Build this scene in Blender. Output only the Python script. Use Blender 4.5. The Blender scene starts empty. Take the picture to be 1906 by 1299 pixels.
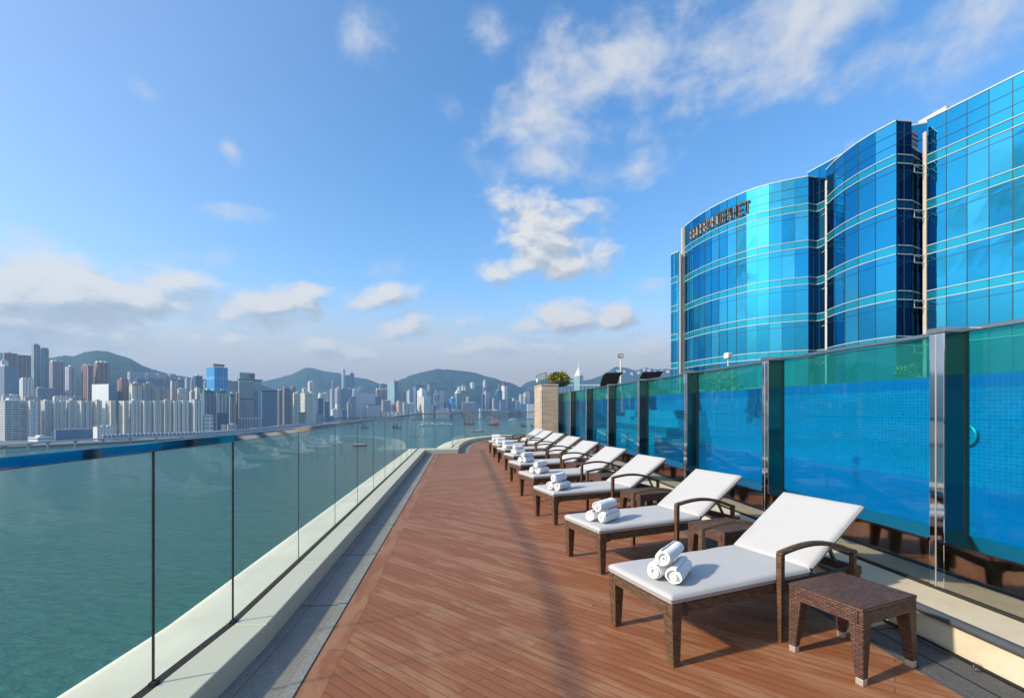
import bpy, bmesh, math, random
from mathutils import Vector, Matrix, noise
R = math.radians
random.seed(7)
sc = bpy.context.scene
col = sc.collection

# ------------------------------------------------------------------ camera, sky, sun, exposure
EYE = 1.62           # eye height above the deck
FPX = 880.0          # focal length in photograph pixels (1906 px wide)
HOR = 760.0          # photograph row of the horizon
WATER = -70.0        # harbour level
GROUND = -66.0       # reclaimed land level
cam = bpy.data.cameras.new("camera")
cam.sensor_width = 36.0
cam.lens = 36.0 * FPX / 1906.0
cam.shift_y = (HOR - 649.5) / 1906.0
cam.clip_start = 0.05
cam.clip_end = 40000.0
cam_ob = bpy.data.objects.new("camera", cam)
cam_ob.location = (0, 0, EYE)
cam_ob.rotation_euler = (R(90), 0, 0)
col.objects.link(cam_ob)
sc.camera = cam_ob

SUN_AZ = R(-112.0)   # compass angle from +Y towards +X
SUN_EL = R(30.0)
SUN_DIR = Vector((math.sin(SUN_AZ) * math.cos(SUN_EL), math.cos(SUN_AZ) * math.cos(SUN_EL), math.sin(SUN_EL)))
sun = bpy.data.lights.new("sun", 'SUN')
sun.energy = 4.1
sun.angle = R(2.4)
sun.color = (1.0, 0.90, 0.76)
sun_ob = bpy.data.objects.new("sun", sun)
sun_ob.rotation_euler = (-SUN_DIR).to_track_quat('-Z', 'Y').to_euler()
sun_ob.location = SUN_DIR * 60
col.objects.link(sun_ob)

sc.view_settings.view_transform = 'Standard'
sc.view_settings.look = 'None'
sc.view_settings.gamma = 1.0
sc.view_settings.exposure = 0.50
try:
    sc.view_settings.use_curve_mapping = False
except Exception:
    pass
sc.render.engine = 'CYCLES'
sc.cycles.use_denoising = True
sc.cycles.max_bounces = 10
sc.cycles.diffuse_bounces = 3
sc.cycles.glossy_bounces = 5
sc.cycles.transmission_bounces = 8
sc.cycles.transparent_max_bounces = 24
sc.cycles.volume_bounces = 0
sc.cycles.caustics_reflective = False
sc.cycles.caustics_refractive = False
sc.cycles.sample_clamp_indirect = 6.0


def azel(u, v):
    a = math.atan((u - 953.0) / FPX)
    return a, math.atan((HOR - v) / FPX * math.cos(a))


def build_world():
    w = bpy.data.worlds.new("World")
    sc.world = w
    w.use_nodes = True
    nt = w.node_tree
    nt.nodes.clear()
    N = nt.nodes.new
    L = nt.links.new

    def math_n(tree, op, a, b=None, c=None, clamp=False):
        m = tree.nodes.new('ShaderNodeMath')
        m.operation = op
        m.use_clamp = clamp
        for i, x in enumerate((a, b, c)):
            if x is None:
                continue
            if isinstance(x, (int, float)):
                m.inputs[i].default_value = x
            else:
                tree.links.new(x, m.inputs[i])
        return m.outputs[0]

    # --- cloud field: a node group of direction (azimuth, elevation) -> density value
    g = bpy.data.node_groups.new("cloud_field", 'ShaderNodeTree')
    g.interface.new_socket("Vector", in_out='INPUT', socket_type='NodeSocketVector')
    g.interface.new_socket("Heap", in_out='OUTPUT', socket_type='NodeSocketFloat')
    g.interface.new_socket("Wisp", in_out='OUTPUT', socket_type='NodeSocketFloat')
    gi = g.nodes.new('NodeGroupInput')
    go = g.nodes.new('NodeGroupOutput')

    def blobs(lst):
        acc = None
        for (u, v, ru, rv, rot, wgt) in lst:
            a, e = azel(u, v)
            mp = g.nodes.new('ShaderNodeMapping')
            mp.vector_type = 'TEXTURE'
            mp.inputs['Location'].default_value = (a, e, 0)
            mp.inputs['Rotation'].default_value = (0, 0, R(rot))
            mp.inputs['Scale'].default_value = (ru / FPX * math.cos(a), rv / FPX * math.cos(a), 1)
            g.links.new(gi.outputs[0], mp.inputs[0])
            gr = g.nodes.new('ShaderNodeTexGradient')
            gr.gradient_type = 'SPHERICAL'
            g.links.new(mp.outputs[0], gr.inputs[0])
            x = math_n(g, 'MULTIPLY', gr.outputs['Fac'], wgt)
            acc = x if acc is None else math_n(g, 'MAXIMUM', acc, x)
        return acc

    heap = [(90, 545, 400, 108, 4, 1.25), (-60, 590, 420, 110, 0, 1.2), (300, 525, 190, 62, 8, .8),
            (500, 572, 150, 58, 10, 1.25), (560, 562, 85, 50, 20, 1.1), (445, 582, 90, 38, 5, 1.0),
            (720, 552, 118, 40, 16, .95), (670, 568, 100, 34, 5, .8),
            (1055, 592, 115, 56, 0, 1.25), (1140, 590, 90, 42, 0, 1.0), (990, 604, 70, 36, 0, 1.0),
            (880, 645, 105, 36, 0, .95), (1210, 640, 100, 46, 0, .9), (365, 628, 38, 24, 30, .85),
            (1030, 440, 195, 105, -12, .98), (1070, 490, 150, 62, 10, .98), (960, 500, 130, 45, 10, .8), (950, 385, 110, 60, 10, .85),
            (600, 640, 60, 26, 0, .85), (1010, 645, 150, 44, 0, .8), (760, 606, 190, 46, 4, .72), (430, 625, 70, 34, 20, .8), (640, 660, 260, 40, 0, .6)]
    wisp = [(1110, 160, 330, 150, 12, 1.0), (1030, 215, 260, 90, 0, 1.0), (1480, 50, 330, 120, 8, 1.15),
            (1180, 315, 120, 46, 8, .9), (690, 75, 93.50000000000001, 70, 10, 0.5), (920, 70, 82.5, 45, -15, 0.61),
            (1280, 85, 110, 60, 20, .8), (1850, 40, 230, 110, 10, 1.0), (1650, 95, 150, 70, 15, .8), (1280, 175, 150, 80, 10, .75),
            (1000, 300, 170, 55, 0, .7), (200, 345, 55.00000000000001, 24, -25, 0.54), (270, 172, 44.0, 26, -20, 0.5), (430, 290, 33.0, 40, 30, 0.43),
            (440, 402, 90, 30, 5, .65), (1650, 250, 0.1, .1, 0, 0), (30, 432, 120, 24, -3, .8), (1200, 535, 90, 26, 0, .6),
            (330, 470, 130, 50, 0, .6), (740, 500, 80, 30, 15, .6), (720, 640, 700, 60, 0, .62), (150, 640, 500, 90, 0, .7)]
    # big loose banks outside the view, beside and behind the camera
    rnd = random.Random(4)
    for k in range(12):
        a = R(-88 - 20 * k) + rnd.uniform(-.1, .1)
        if a < -math.pi:
            a += 2 * math.pi
        heap.append((953 + FPX * 0, 0, 0, 0, a, None))
    hb = [h for h in heap if h[5] is not None]
    acc = blobs(hb)
    for h in heap:
        if h[5] is None:
            mp = g.nodes.new('ShaderNodeMapping')
            mp.vector_type = 'TEXTURE'
            mp.inputs['Location'].default_value = (h[4], rnd.uniform(.22, .62), 0)
            mp.inputs['Scale'].default_value = (rnd.uniform(.28, .5), rnd.uniform(.14, .3), 1)
            g.links.new(gi.outputs[0], mp.inputs[0])
            gr = g.nodes.new('ShaderNodeTexGradient')
            gr.gradient_type = 'SPHERICAL'
            g.links.new(mp.outputs[0], gr.inputs[0])
            acc = math_n(g, 'MAXIMUM', acc, gr.outputs['Fac'])

    def fbm(scale, sx, sy, detail, rough, dist=0.0):
        mp = g.nodes.new('ShaderNodeMapping')
        mp.inputs['Scale'].default_value = (sx, sy, 1)
        g.links.new(gi.outputs[0], mp.inputs[0])
        n = g.nodes.new('ShaderNodeTexNoise')
        n.noise_dimensions = '2D'
        n.inputs['Scale'].default_value = scale
        n.inputs['Detail'].default_value = detail
        n.inputs['Roughness'].default_value = rough
        n.inputs['Distortion'].default_value = dist
        g.links.new(mp.outputs[0], n.inputs['Vector'])
        return n.outputs[0]
    n1 = fbm(11.0, 1.0, 1.7, 9.0, .56, .25)
    n2 = fbm(8.0, 1.0, 1.5, 9.0, .58, .12)
    h1 = math_n(g, 'MULTIPLY_ADD', math_n(g, 'SUBTRACT', n1, .5), 1.55, math_n(g, 'MULTIPLY', acc, 1.15))
    wacc = blobs([x for x in wisp if x[5] > 0])
    h2 = math_n(g, 'MULTIPLY_ADD', math_n(g, 'SUBTRACT', n2, .5), 2.3, math_n(g, 'MULTIPLY', wacc, 1.0))
    # nothing where no bank is
    h1 = math_n(g, 'MULTIPLY', h1, math_n(g, 'MULTIPLY', acc, 6.0, clamp=True))
    h2 = math_n(g, 'MULTIPLY', h2, math_n(g, 'MULTIPLY', wacc, 4.0, clamp=True))
    g.links.new(h1, go.inputs[0])
    g.links.new(h2, go.inputs[1])

    tc = N('ShaderNodeTexCoord')
    nrm = N('ShaderNodeVectorMath')
    nrm.operation = 'NORMALIZE'
    L(tc.outputs['Generated'], nrm.inputs[0])
    sep = N('ShaderNodeSeparateXYZ')
    L(nrm.outputs[0], sep.inputs[0])
    az = math_n(nt, 'ARCTAN2', sep.outputs[0], sep.outputs[1])
    el = math_n(nt, 'ARCSINE', sep.outputs[2])
    cmb = N('ShaderNodeCombineXYZ')
    L(az, cmb.inputs[0])
    L(el, cmb.inputs[1])
    f1 = N('ShaderNodeGroup')
    f1.node_tree = g
    L(cmb.outputs[0], f1.inputs[0])
    off = N('ShaderNodeVectorMath')
    off.operation = 'ADD'
    off.inputs[1].default_value = (-.018, .022, 0)
    L(cmb.outputs[0], off.inputs[0])
    f2 = N('ShaderNodeGroup')
    f2.node_tree = g
    L(off.outputs[0], f2.inputs[0])

    def sstep(x, lo, hi):
        m = N('ShaderNodeMapRange')
        m.interpolation_type = 'SMOOTHSTEP'
        m.inputs['From Min'].default_value = lo
        m.inputs['From Max'].default_value = hi
        L(x, m.inputs['Value'])
        return m.outputs[0]

    sky = N('ShaderNodeTexSky')
    sky.sky_type = 'NISHITA'
    sky.sun_disc = False
    sky.sun_elevation = SUN_EL
    sky.sun_rotation = SUN_AZ
    sky.altitude = 60
    sky.air_density = 1.0
    sky.dust_density = 1.3
    sky.ozone_density = 2.0
    hs = N('ShaderNodeHueSaturation')
    hs.inputs['Saturation'].default_value = 1.27
    hs.inputs['Value'].default_value = 1.40
    L(sky.outputs[0], hs.inputs['Color'])

    def mixc(fac, a, b):
        m = N('ShaderNodeMix')
        m.data_type = 'RGBA'
        L(fac, m.inputs[0])
        for x, i in ((a, 6), (b, 7)):
            if isinstance(x, tuple):
                m.inputs[i].default_value = (*x, 1)
            else:
                L(x, m.inputs[i])
        return m.outputs[2]
    # pale moisture along the horizon
    sd = N('ShaderNodeVectorMath')
    sd.operation = 'DOT_PRODUCT'
    sd.inputs[1].default_value = SUN_DIR
    L(nrm.outputs[0], sd.inputs[0])
    c = mixc(math_n(nt, 'MULTIPLY', sstep(sd.outputs['Value'], .0, 1.0), .30), hs.outputs[0], (3.1, 3.2, 3.35))
    hz = math_n(nt, 'MULTIPLY', sstep(el, .26, .03), .95)
    c = mixc(hz, c, (3.85, 3.05, 2.40))
    wf = math_n(nt, 'MULTIPLY', sstep(f1.outputs[1], .08, 1.45), .95)
    c = mixc(wf, c, (3.75, 3.85, 4.05))
    lit = sstep(math_n(nt, 'SUBTRACT', f1.outputs[0], f2.outputs[0]), -.30, .30)
    cc = mixc(lit, (2.5, 2.75, 3.05), (4.5, 4.4, 4.25))
    hf = math_n(nt, 'MULTIPLY', sstep(f1.outputs[0], .30, .96), .97)
    c = mixc(hf, c, cc)
    bg = N('ShaderNodeBackground')
    bg.inputs['Strength'].default_value = 0.14
    L(c, bg.inputs['Color'])
    out = N('ShaderNodeOutputWorld')
    L(bg.outputs[0], out.inputs['Surface'])
    w.cycles.sampling_method = 'MANUAL'
    w.cycles.sample_map_resolution = 512


build_world()


# ------------------------------------------------------------------ small helpers
def at(u, v, z=0.0):
    """photograph pixel on the level z -> world point"""
    y = FPX * (EYE - z) / (v - HOR)
    return Vector(((u - 953.0) / FPX * y, y, z))


def along(u, y, v):
    """photograph pixel at a depth y -> world point"""
    return Vector(((u - 953.0) / FPX * y, y, EYE + (HOR - v) / FPX * y))


def tag(o, label=None, cat=None, group=None, kind=None):
    if label: o['label'] = label
    if cat: o['category'] = cat
    if group: o['group'] = group
    if kind: o['kind'] = kind
    return o


def empty(name, loc, rz=0.0, parent=None):
    o = bpy.data.objects.new(name, None)
    col.objects.link(o)
    o.location = loc
    o.rotation_euler = (0, 0, rz)
    o.empty_display_size = .2
    if parent: o.parent = parent
    return o


def copy_tree(o, parent=None):
    c = o.copy()
    col.objects.link(c)
    if parent: c.parent = parent
    for ch in list(o.children):
        copy_tree(ch, c)
    return c


class MB:
    """collects faces (with uv in metres and a material slot) and links them as ONE mesh object"""
    def __init__(self):
        self.v, self.f, self.uv, self.mi, self.sm = [], [], [], [], []

    def face(self, pts, uv=None, mi=0, smooth=False):
        i = len(self.v)
        self.v += [tuple(p) for p in pts]
        self.f.append(tuple(range(i, i + len(pts))))
        self.uv.append(uv)
        self.mi.append(mi)
        self.sm.append(smooth)

    def grid(self, rows, mi=0, smooth=True, closed_u=False, closed_v=False, uv=None):
        """rows: list of equal-length point lists, shared vertices"""
        i0 = len(self.v)
        n, m = len(rows), len(rows[0])
        for r in rows:
            self.v += [tuple(p) for p in r]
        for a in range(n if closed_v else n - 1):
            for b in range(m if closed_u else m - 1):
                a2, b2 = (a + 1) % n, (b + 1) % m
                self.f.append((i0 + a * m + b, i0 + a * m + b2, i0 + a2 * m + b2, i0 + a2 * m + b))
                self.uv.append(None if uv is None else (uv(a, b), uv(a, b + 1), uv(a + 1, b + 1), uv(a + 1, b)))
                self.mi.append(mi)
                self.sm.append(smooth)

    def box(self, c, s, rz=0.0, mi=0):
        cx, cy, cz = c
        hx, hy, hz = s[0] / 2, s[1] / 2, s[2] / 2
        ca, sa = math.cos(rz), math.sin(rz)
        P = [(cx + x * ca - y * sa, cy + x * sa + y * ca, cz + z) for z in (-hz, hz) for x, y in ((-hx, -hy), (hx, -hy), (hx, hy), (-hx, hy))]
        i = len(self.v)
        self.v += P
        for q in ((0, 3, 2, 1), (4, 5, 6, 7), (0, 1, 5, 4), (1, 2, 6, 5), (2, 3, 7, 6), (3, 0, 4, 7)):
            self.f.append(tuple(i + k for k in q))
            self.uv.append(None)
            self.mi.append(mi)
            self.sm.append(False)

    def taper(self, top, bot, mi=0):
        """top/bot: 4 points each (ccw seen from above)"""
        i = len(self.v)
        self.v += [tuple(p) for p in bot] + [tuple(p) for p in top]
        for q in ((0, 3, 2, 1), (4, 5, 6, 7), (0, 1, 5, 4), (1, 2, 6, 5), (2, 3, 7, 6), (3, 0, 4, 7)):
            self.f.append(tuple(i + k for k in q))
            self.uv.append(None)
            self.mi.append(mi)
            self.sm.append(False)

    def prism(self, poly, z0, z1, mi=0, cap=None, wall_uv=False, v_top=None, bottom=True):
        n = len(poly)
        i = len(self.v)
        self.v += [(p[0], p[1], z0) for p in poly] + [(p[0], p[1], z1) for p in poly]
        u = 0.0
        for k in range(n):
            k2 = (k + 1) % n
            d = math.hypot(poly[k2][0] - poly[k][0], poly[k2][1] - poly[k][1])
            self.f.append((i + k, i + k2, i + n + k2, i + n + k))
            vt = z1 if v_top is None else v_top
            self.uv.append(((u, z0 - vt), (u + d, z0 - vt), (u + d, z1 - vt), (u, z1 - vt)) if wall_uv else None)
            self.mi.append(mi)
            self.sm.append(False)
            u += d
        cm = mi if cap is None else cap
        self.f.append(tuple(i + n + k for k in range(n)))
        self.uv.append(None); self.mi.append(cm); self.sm.append(False)
        if bottom:
            self.f.append(tuple(i + n - 1 - k for k in range(n)))
            self.uv.append(None); self.mi.append(cm); self.sm.append(False)

    def tube(self, pts, r, n=8, mi=0, caps=True, rz=None):
        """round bar through points; r number or list"""
        pts = [Vector(p) for p in pts]
        rr = r if isinstance(r, (list, tuple)) else [r] * len(pts)
        rows = []
        up = Vector((0, 0, 1))
        prev = None
        for k, p in enumerate(pts):
            t = (pts[min(k + 1, len(pts) - 1)] - pts[max(k - 1, 0)]).normalized()
            a = t.cross(up)
            if a.length < 1e-3:
                a = t.cross(Vector((0, 1, 0))) if prev is None else prev
            a.normalize()
            if prev is not None and a.dot(prev) < 0:
                a = -a
            prev = a
            b = a.cross(t).normalized()
            rows.append([p + (a * math.cos(2 * math.pi * j / n) + b * math.sin(2 * math.pi * j / n)) * rr[k] for j in range(n)])
        self.grid(rows, mi, True, closed_u=True)
        if caps:
            self.face(rows[0], None, mi)
            self.face(list(reversed(rows[-1])), None, mi)

    def bar(self, a, b, w, h, mi=0):
        """straight square bar from a to b, w across, h high"""
        a, b = Vector(a), Vector(b)
        t = (b - a).normalized()
        s = t.cross(Vector((0, 0, 1)))
        if s.length < 1e-4:
            s = Vector((1, 0, 0))
        s.normalize()
        n = s.cross(t).normalized()
        A = [a + s * x * w / 2 + n * y * h / 2 for x, y in ((-1, -1), (1, -1), (1, 1), (-1, 1))]
        B = [p + (b - a) for p in A]
        i = len(self.v)
        self.v += [tuple(p) for p in A + B]
        for q in ((3, 2, 1, 0), (4, 5, 6, 7), (0, 1, 5, 4), (1, 2, 6, 5), (2, 3, 7, 6), (3, 0, 4, 7)):
            self.f.append(tuple(i + k for k in q))
            self.uv.append(None); self.mi.append(mi); self.sm.append(False)

    def build(self, name, mats, parent=None, origin=None, bevel=0.0, seg=2, smooth=False, recalc=True, auto=None):
        me = bpy.data.meshes.new(name)
        o0 = Vector(origin) if origin is not None else Vector((0, 0, 0))
        me.from_pydata([tuple(Vector(p) - o0) for p in self.v], [], self.f)
        if not isinstance(mats, (list, tuple)):
            mats = [mats]
        for m in mats:
            me.materials.append(m)
        if recalc:
            bm = bmesh.new()
            bm.from_mesh(me)
            bmesh.ops.recalc_face_normals(bm, faces=bm.faces)
            # winding may flip, so uv are written afterwards by vertex
            bm.to_mesh(me)
            bm.free()
        uvl = me.uv_layers.new(name="UVMap")
        for p, uv, mi, sm in zip(me.polygons, self.uv, self.mi, self.sm):
            p.material_index = mi
            p.use_smooth = sm or smooth
            if uv is not None:
                orig = {vi: q for vi, q in zip(self.f[p.index], uv)}
                for li in p.loop_indices:
                    uvl.data[li].uv = orig[me.loops[li].vertex_index]
            else:
                n = p.normal
                ax = max(range(3), key=lambda k: abs(n[k]))
                for li in p.loop_indices:
                    c = me.vertices[me.loops[li].vertex_index].co
                    uvl.data[li].uv = ((c.y, c.z), (c.x, c.z), (c.x, c.y))[ax]
        o = bpy.data.objects.new(name, me)
        col.objects.link(o)
        if origin is not None:
            o.location = o0
        if parent:
            o.parent = parent
        if bevel:
            b = o.modifiers.new("bevel", 'BEVEL')
            b.width = bevel
            b.segments = seg
            b.limit_method = 'ANGLE'
            b.angle_limit = R(40)
            b.harden_normals = False
        return o


# ------------------------------------------------------------------ materials
class NT:
    def __init__(self, name):
        self.m = bpy.data.materials.new(name)
        self.m.use_nodes = True
        self.t = self.m.node_tree
        self.t.nodes.clear()
        self.out = self.t.nodes.new('ShaderNodeOutputMaterial')

    def n(self, typ, **kw):
        x = self.t.nodes.new('ShaderNode' + typ)
        for k, v in kw.items():
            setattr(x, k, v)
        return x

    def l(self, a, b):
        self.t.links.new(a, b)

    def math(self, op, a, b=None, c=None, clamp=False):
        m = self.n('Math', operation=op)
        m.use_clamp = clamp
        for i, x in enumerate((a, b, c)):
            if x is None: continue
            if isinstance(x, (int, float)): m.inputs[i].default_value = x
            else: self.l(x, m.inputs[i])
        return m.outputs[0]

    def mix(self, fac, a, b, blend='MIX'):
        m = self.n('Mix', data_type='RGBA', blend_type=blend)
        for x, i in ((fac, 0), (a, 6), (b, 7)):
            if isinstance(x, (int, float)): m.inputs[i].default_value = x
            elif isinstance(x, tuple): m.inputs[i].default_value = (*x, 1)
            else: self.l(x, m.inputs[i])
        return m.outputs[2]

    def coord(self, kind='Object', scale=(1, 1, 1), rot=(0, 0, 0), loc=(0, 0, 0)):
        tc = self.n('TexCoord')
        mp = self.n('Mapping')
        mp.inputs['Scale'].default_value = scale
        mp.inputs['Rotation'].default_value = rot
        mp.inputs['Location'].default_value = loc
        self.l(tc.outputs[kind], mp.inputs[0])
        return mp.outputs[0]

    def noise(self, vec, scale, detail=4.0, rough=.55, dist=0.0, dim='3D'):
        x = self.n('TexNoise', noise_dimensions=dim)
        x.inputs['Scale'].default_value = scale
        x.inputs['Detail'].default_value = detail
        x.inputs['Roughness'].default_value = rough
        x.inputs['Distortion'].default_value = dist
        self.l(vec, x.inputs['Vector'])
        return x.outputs[0]

    def ramp(self, fac, stops):
        r = self.n('ValToRGB')
        while len(r.color_ramp.elements) < len(stops):
            r.color_ramp.elements.new(.5)
        for e, (p, c) in zip(r.color_ramp.elements, stops):
            e.position = p
            e.color = (*c, 1) if len(c) == 3 else c
        self.l(fac, r.inputs[0])
        return r.outputs[0]

    def bump(self, h, strength=.3, dist=.01, normal=None):
        b = self.n('Bump')
        b.inputs['Strength'].default_value = strength
        b.inputs['Distance'].default_value = dist
        self.l(h, b.inputs['Height'])
        if normal is not None:
            self.l(normal, b.inputs['Normal'])
        return b.outputs[0]

    def pbsdf(self, color, rough=.5, metal=0.0, normal=None, spec=.5, extra=None):
        p = self.n('BsdfPrincipled')
        for x, k in ((color, 'Base Color'), (rough, 'Roughness'), (metal, 'Metallic')):
            if isinstance(x, tuple): p.inputs[k].default_value = (*x, 1)
            elif isinstance(x, (int, float)): p.inputs[k].default_value = x
            else: self.l(x, p.inputs[k])
        p.inputs['Specular IOR Level'].default_value = spec
        for k, v in (extra or {}).items():
            p.inputs[k].default_value = v
        if normal is not None:
            self.l(normal, p.inputs['Normal'])
        return p.outputs[0]

    def done(self, shader):
        self.l(shader, self.out.inputs['Surface'])
        return self.m


def m_plain(name, c, rough=.6, metal=0.0, var=.12, scale=6.0, bump=.0, bscale=60.0, spec=.5):
    t = NT(name)
    co = t.coord('Object')
    n1 = t.noise(co, scale, 5)
    cc = t.mix(n1, tuple(x * (1 - var) for x in c), tuple(min(1, x * (1 + var)) for x in c))
    nm = t.bump(t.noise(co, bscale, 3), bump, .004) if bump else None
    return t.done(t.pbsdf(cc, rough, metal, nm, spec))


def m_wood(rot, name, row=.068):
    """worn hardwood decking, 70 mm boards"""
    t = NT(name)
    co = t.coord('Object', rot=(0, 0, rot))
    br = t.n('TexBrick', offset=.37, offset_frequency=2)
    br.inputs['Scale'].default_value = 1.0
    br.inputs['Brick Width'].default_value = 5.2
    br.inputs['Row Height'].default_value = row
    br.inputs['Mortar Size'].default_value = .0026
    br.inputs['Mortar Smooth'].default_value = .4
    br.inputs['Bias'].default_value = 0.0
    br.inputs['Color1'].default_value = (0, 0, 0, 1)
    br.inputs['Color2'].default_value = (1, 1, 1, 1)
    br.inputs['Mortar'].default_value = (.5, .5, .5, 1)
    t.l(co, br.inputs['Vector'])
    st = t.n('Mapping')
    st.inputs['Scale'].default_value = (1.3, 16, 1)
    t.l(co, st.inputs[0])
    grain = t.noise(st.outputs[0], 3.2, 8, .62, .3)
    st2 = t.n('Mapping')
    st2.inputs['Scale'].default_value = (.55, 2.4, 1)
    t.l(co, st2.inputs[0])
    worn = t.noise(st2.outputs[0], 2.6, 7, .68, .6)
    big = t.noise(co, .55, 3)
    base = t.mix(br.outputs['Color'], (.305, .108, .040), (.365, .140, .056))
    base = t.mix(t.math('MULTIPLY', grain, .85), base, (.225, .073, .027))
    wf = t.n('MapRange', interpolation_type='SMOOTHSTEP')
    wf.inputs['From Min'].default_value = .50
    wf.inputs['From Max'].default_value = .66
    t.l(t.math('MULTIPLY_ADD', br.outputs['Color'], .10, worn), wf.inputs['Value'])
    base = t.mix(t.math('MULTIPLY', wf.outputs[0], .56), base, (.42, .225, .118))
    base = t.mix(t.math('MULTIPLY', t.math('SUBTRACT', big, .35, clamp=True), .5), base, (.345, .112, .038))
    base = t.mix(t.math('MULTIPLY', br.outputs['Fac'], .8), base, (.060, .024, .012))
    ro = t.math('MULTIPLY_ADD', worn, .3, .42)
    h = t.math('SUBTRACT', t.math('MULTIPLY', grain, .25), br.outputs['Fac'])
    return t.done(t.pbsdf(base, ro, 0, t.bump(h, .5, .004), .35))


def m_granite(name, c, size=(1.1, .9), scale=1.0, joint=.009, coarse=130.0, dark=.35, rot=0.0):
    t = NT(name)
    co = t.coord('Object', rot=(0, 0, rot))
    br = t.n('TexBrick', offset=.0)
    br.inputs['Scale'].default_value = 1.0
    br.inputs['Brick Width'].default_value = size[0]
    br.inputs['Row Height'].default_value = size[1]
    br.inputs['Mortar Size'].default_value = joint
    br.inputs['Color1'].default_value = (0, 0, 0, 1)
    br.inputs['Color2'].default_value = (1, 1, 1, 1)
    t.l(co, br.inputs['Vector'])
    g1 = t.noise(co, coarse, 2, .7)
    g2 = t.noise(co, 3.5, 5, .6)
    cc = t.ramp(g1, [(.30, tuple(x * dark for x in c)), (.5, c), (.72, tuple(min(1, x * 1.9) for x in c))])
    cc = t.mix(t.math('MULTIPLY', g2, .9), cc, tuple(x * .62 for x in c))
    cc = t.mix(t.math('MULTIPLY', br.outputs['Color'], .18), cc, tuple(x * .5 for x in c))
    cc = t.mix(br.outputs['Fac'], cc, tuple(x * .12 for x in c))
    return t.done(t.pbsdf(cc, .7, 0, t.bump(g1, .35, .002), .4))


def m_weave(name, c1, c2, gap=(.012, .007, .005), w=.034, h=.0125):
    t = NT(name)
    co = t.coord('UV')
    br = t.n('TexBrick', offset=.5)
    br.inputs['Scale'].default_value = 1.0
    br.inputs['Brick Width'].default_value = w
    br.inputs['Row Height'].default_value = h
    br.inputs['Mortar Size'].default_value = .0022
    br.inputs['Mortar Smooth'].default_value = .6
    br.inputs['Color1'].default_value = (*c1, 1)
    br.inputs['Color2'].default_value = (*c2, 1)
    br.inputs['Mortar'].default_value = (*gap, 1)
    t.l(co, br.inputs['Vector'])
    st = t.n('Mapping')
    st.inputs['Scale'].default_value = (1, 1, 1)
    t.l(co, st.inputs[0])
    n = t.noise(st.outputs[0], 90, 3)
    c = t.mix(t.math('MULTIPLY', n, .5), br.outputs['Color'], tuple(x * .5 for x in c1))
    # each strand bulges: a rounded height from the two waves
    wv = t.n('TexWave', wave_type='BANDS', bands_direction='Y', wave_profile='SIN')
    wv.inputs['Scale'].default_value = 1.0 / h / 2 / math.pi * 3.14159 * 2 / 2 * .637
    t.l(co, wv.inputs['Vector'])
    hh = t.math('SUBTRACT', 1.0, br.outputs['Fac'])
    return t.done(t.pbsdf(c, .5, 0, t.bump(hh, .9, .004), .28))


def m_fabric(name, c, wave=.25):
    t = NT(name)
    co = t.coord('Object')
    n1 = t.noise(co, 2.2, 4, .5)
    n2 = t.noise(co, 420, 2)
    cc = t.mix(n1, tuple(x * .94 for x in c), c)
    h = t.math('MULTIPLY_ADD', n2, .06, n1)
    return t.done(t.pbsdf(cc, .85, 0, t.bump(h, wave, .03), .2, {'Sheen Weight': .15}))


def m_terry(name):
    t = NT(name)
    co = t.coord('Object')
    n1 = t.noise(co, 24, 4, .6)
    n2 = t.noise(co, 600, 2)
    h = t.math('MULTIPLY_ADD', n2, .25, n1)
    return t.done(t.pbsdf((.86, .86, .86), .95, 0, t.bump(h, .55, .006), .1, {'Sheen Weight': .3}))


def m_metal(name, c, rough=.08, wav=.0, wscale=2.0, aniso=False):
    t = NT(name)
    co = t.coord('Object', scale=(1, 1, .4) if aniso else (1, 1, 1))
    n1 = t.noise(co, 5, 4)
    ro = t.math('MULTIPLY_ADD', n1, rough * .9, rough * .5)
    nm = t.bump(t.noise(co, wscale, 2), wav, .02) if wav else None
    return t.done(t.pbsdf(t.mix(n1, tuple(x * .9 for x in c), c), ro, 1.0, nm))


def m_glass(name, tint, refl=1.0, veil=0.0, veil_c=(.3, .6, .55)):
    """clear sheet: lets light through tinted, reflects by angle"""
    t = NT(name)
    tr = t.n('BsdfTransparent')
    tr.inputs[0].default_value = (*tint, 1)
    gl = t.n('BsdfGlossy')
    gl.inputs['Roughness'].default_value = .0
    gl.inputs['Color'].default_value = (1, 1, 1, 1)
    fr = t.n('Fresnel')
    fr.inputs['IOR'].default_value = 1.45
    geo = t.n('NewGeometry')
    # same reflectance on either side of the pane
    lw = t.n('LayerWeight')
    lw.inputs['Blend'].default_value = .5
    p5 = t.math('POWER', lw.outputs['Facing'], 4.2)
    f = t.math('MULTIPLY', t.math('MULTIPLY_ADD', p5, .93, .035), refl, clamp=True)
    mx = t.n('MixShader')
    t.l(f, mx.inputs[0])
    t.l(tr.outputs[0], mx.inputs[1])
    t.l(gl.outputs[0], mx.inputs[2])
    if not veil:
        return t.done(mx.outputs[0])
    # thick acrylic scatters a little light of its own
    d1, d2, m1, m2 = t.n('BsdfDiffuse'), t.n('BsdfTranslucent'), t.n('MixShader'), t.n('MixShader')
    d1.inputs[0].default_value = (*veil_c, 1)
    d2.inputs[0].default_value = (*veil_c, 1)
    m1.inputs[0].default_value = .5
    t.l(d1.outputs[0], m1.inputs[1])
    t.l(d2.outputs[0], m1.inputs[2])
    m2.inputs[0].default_value = veil
    t.l(mx.outputs[0], m2.inputs[1])
    t.l(m1.outputs[0], m2.inputs[2])
    return t.done(m2.outputs[0])


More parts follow.
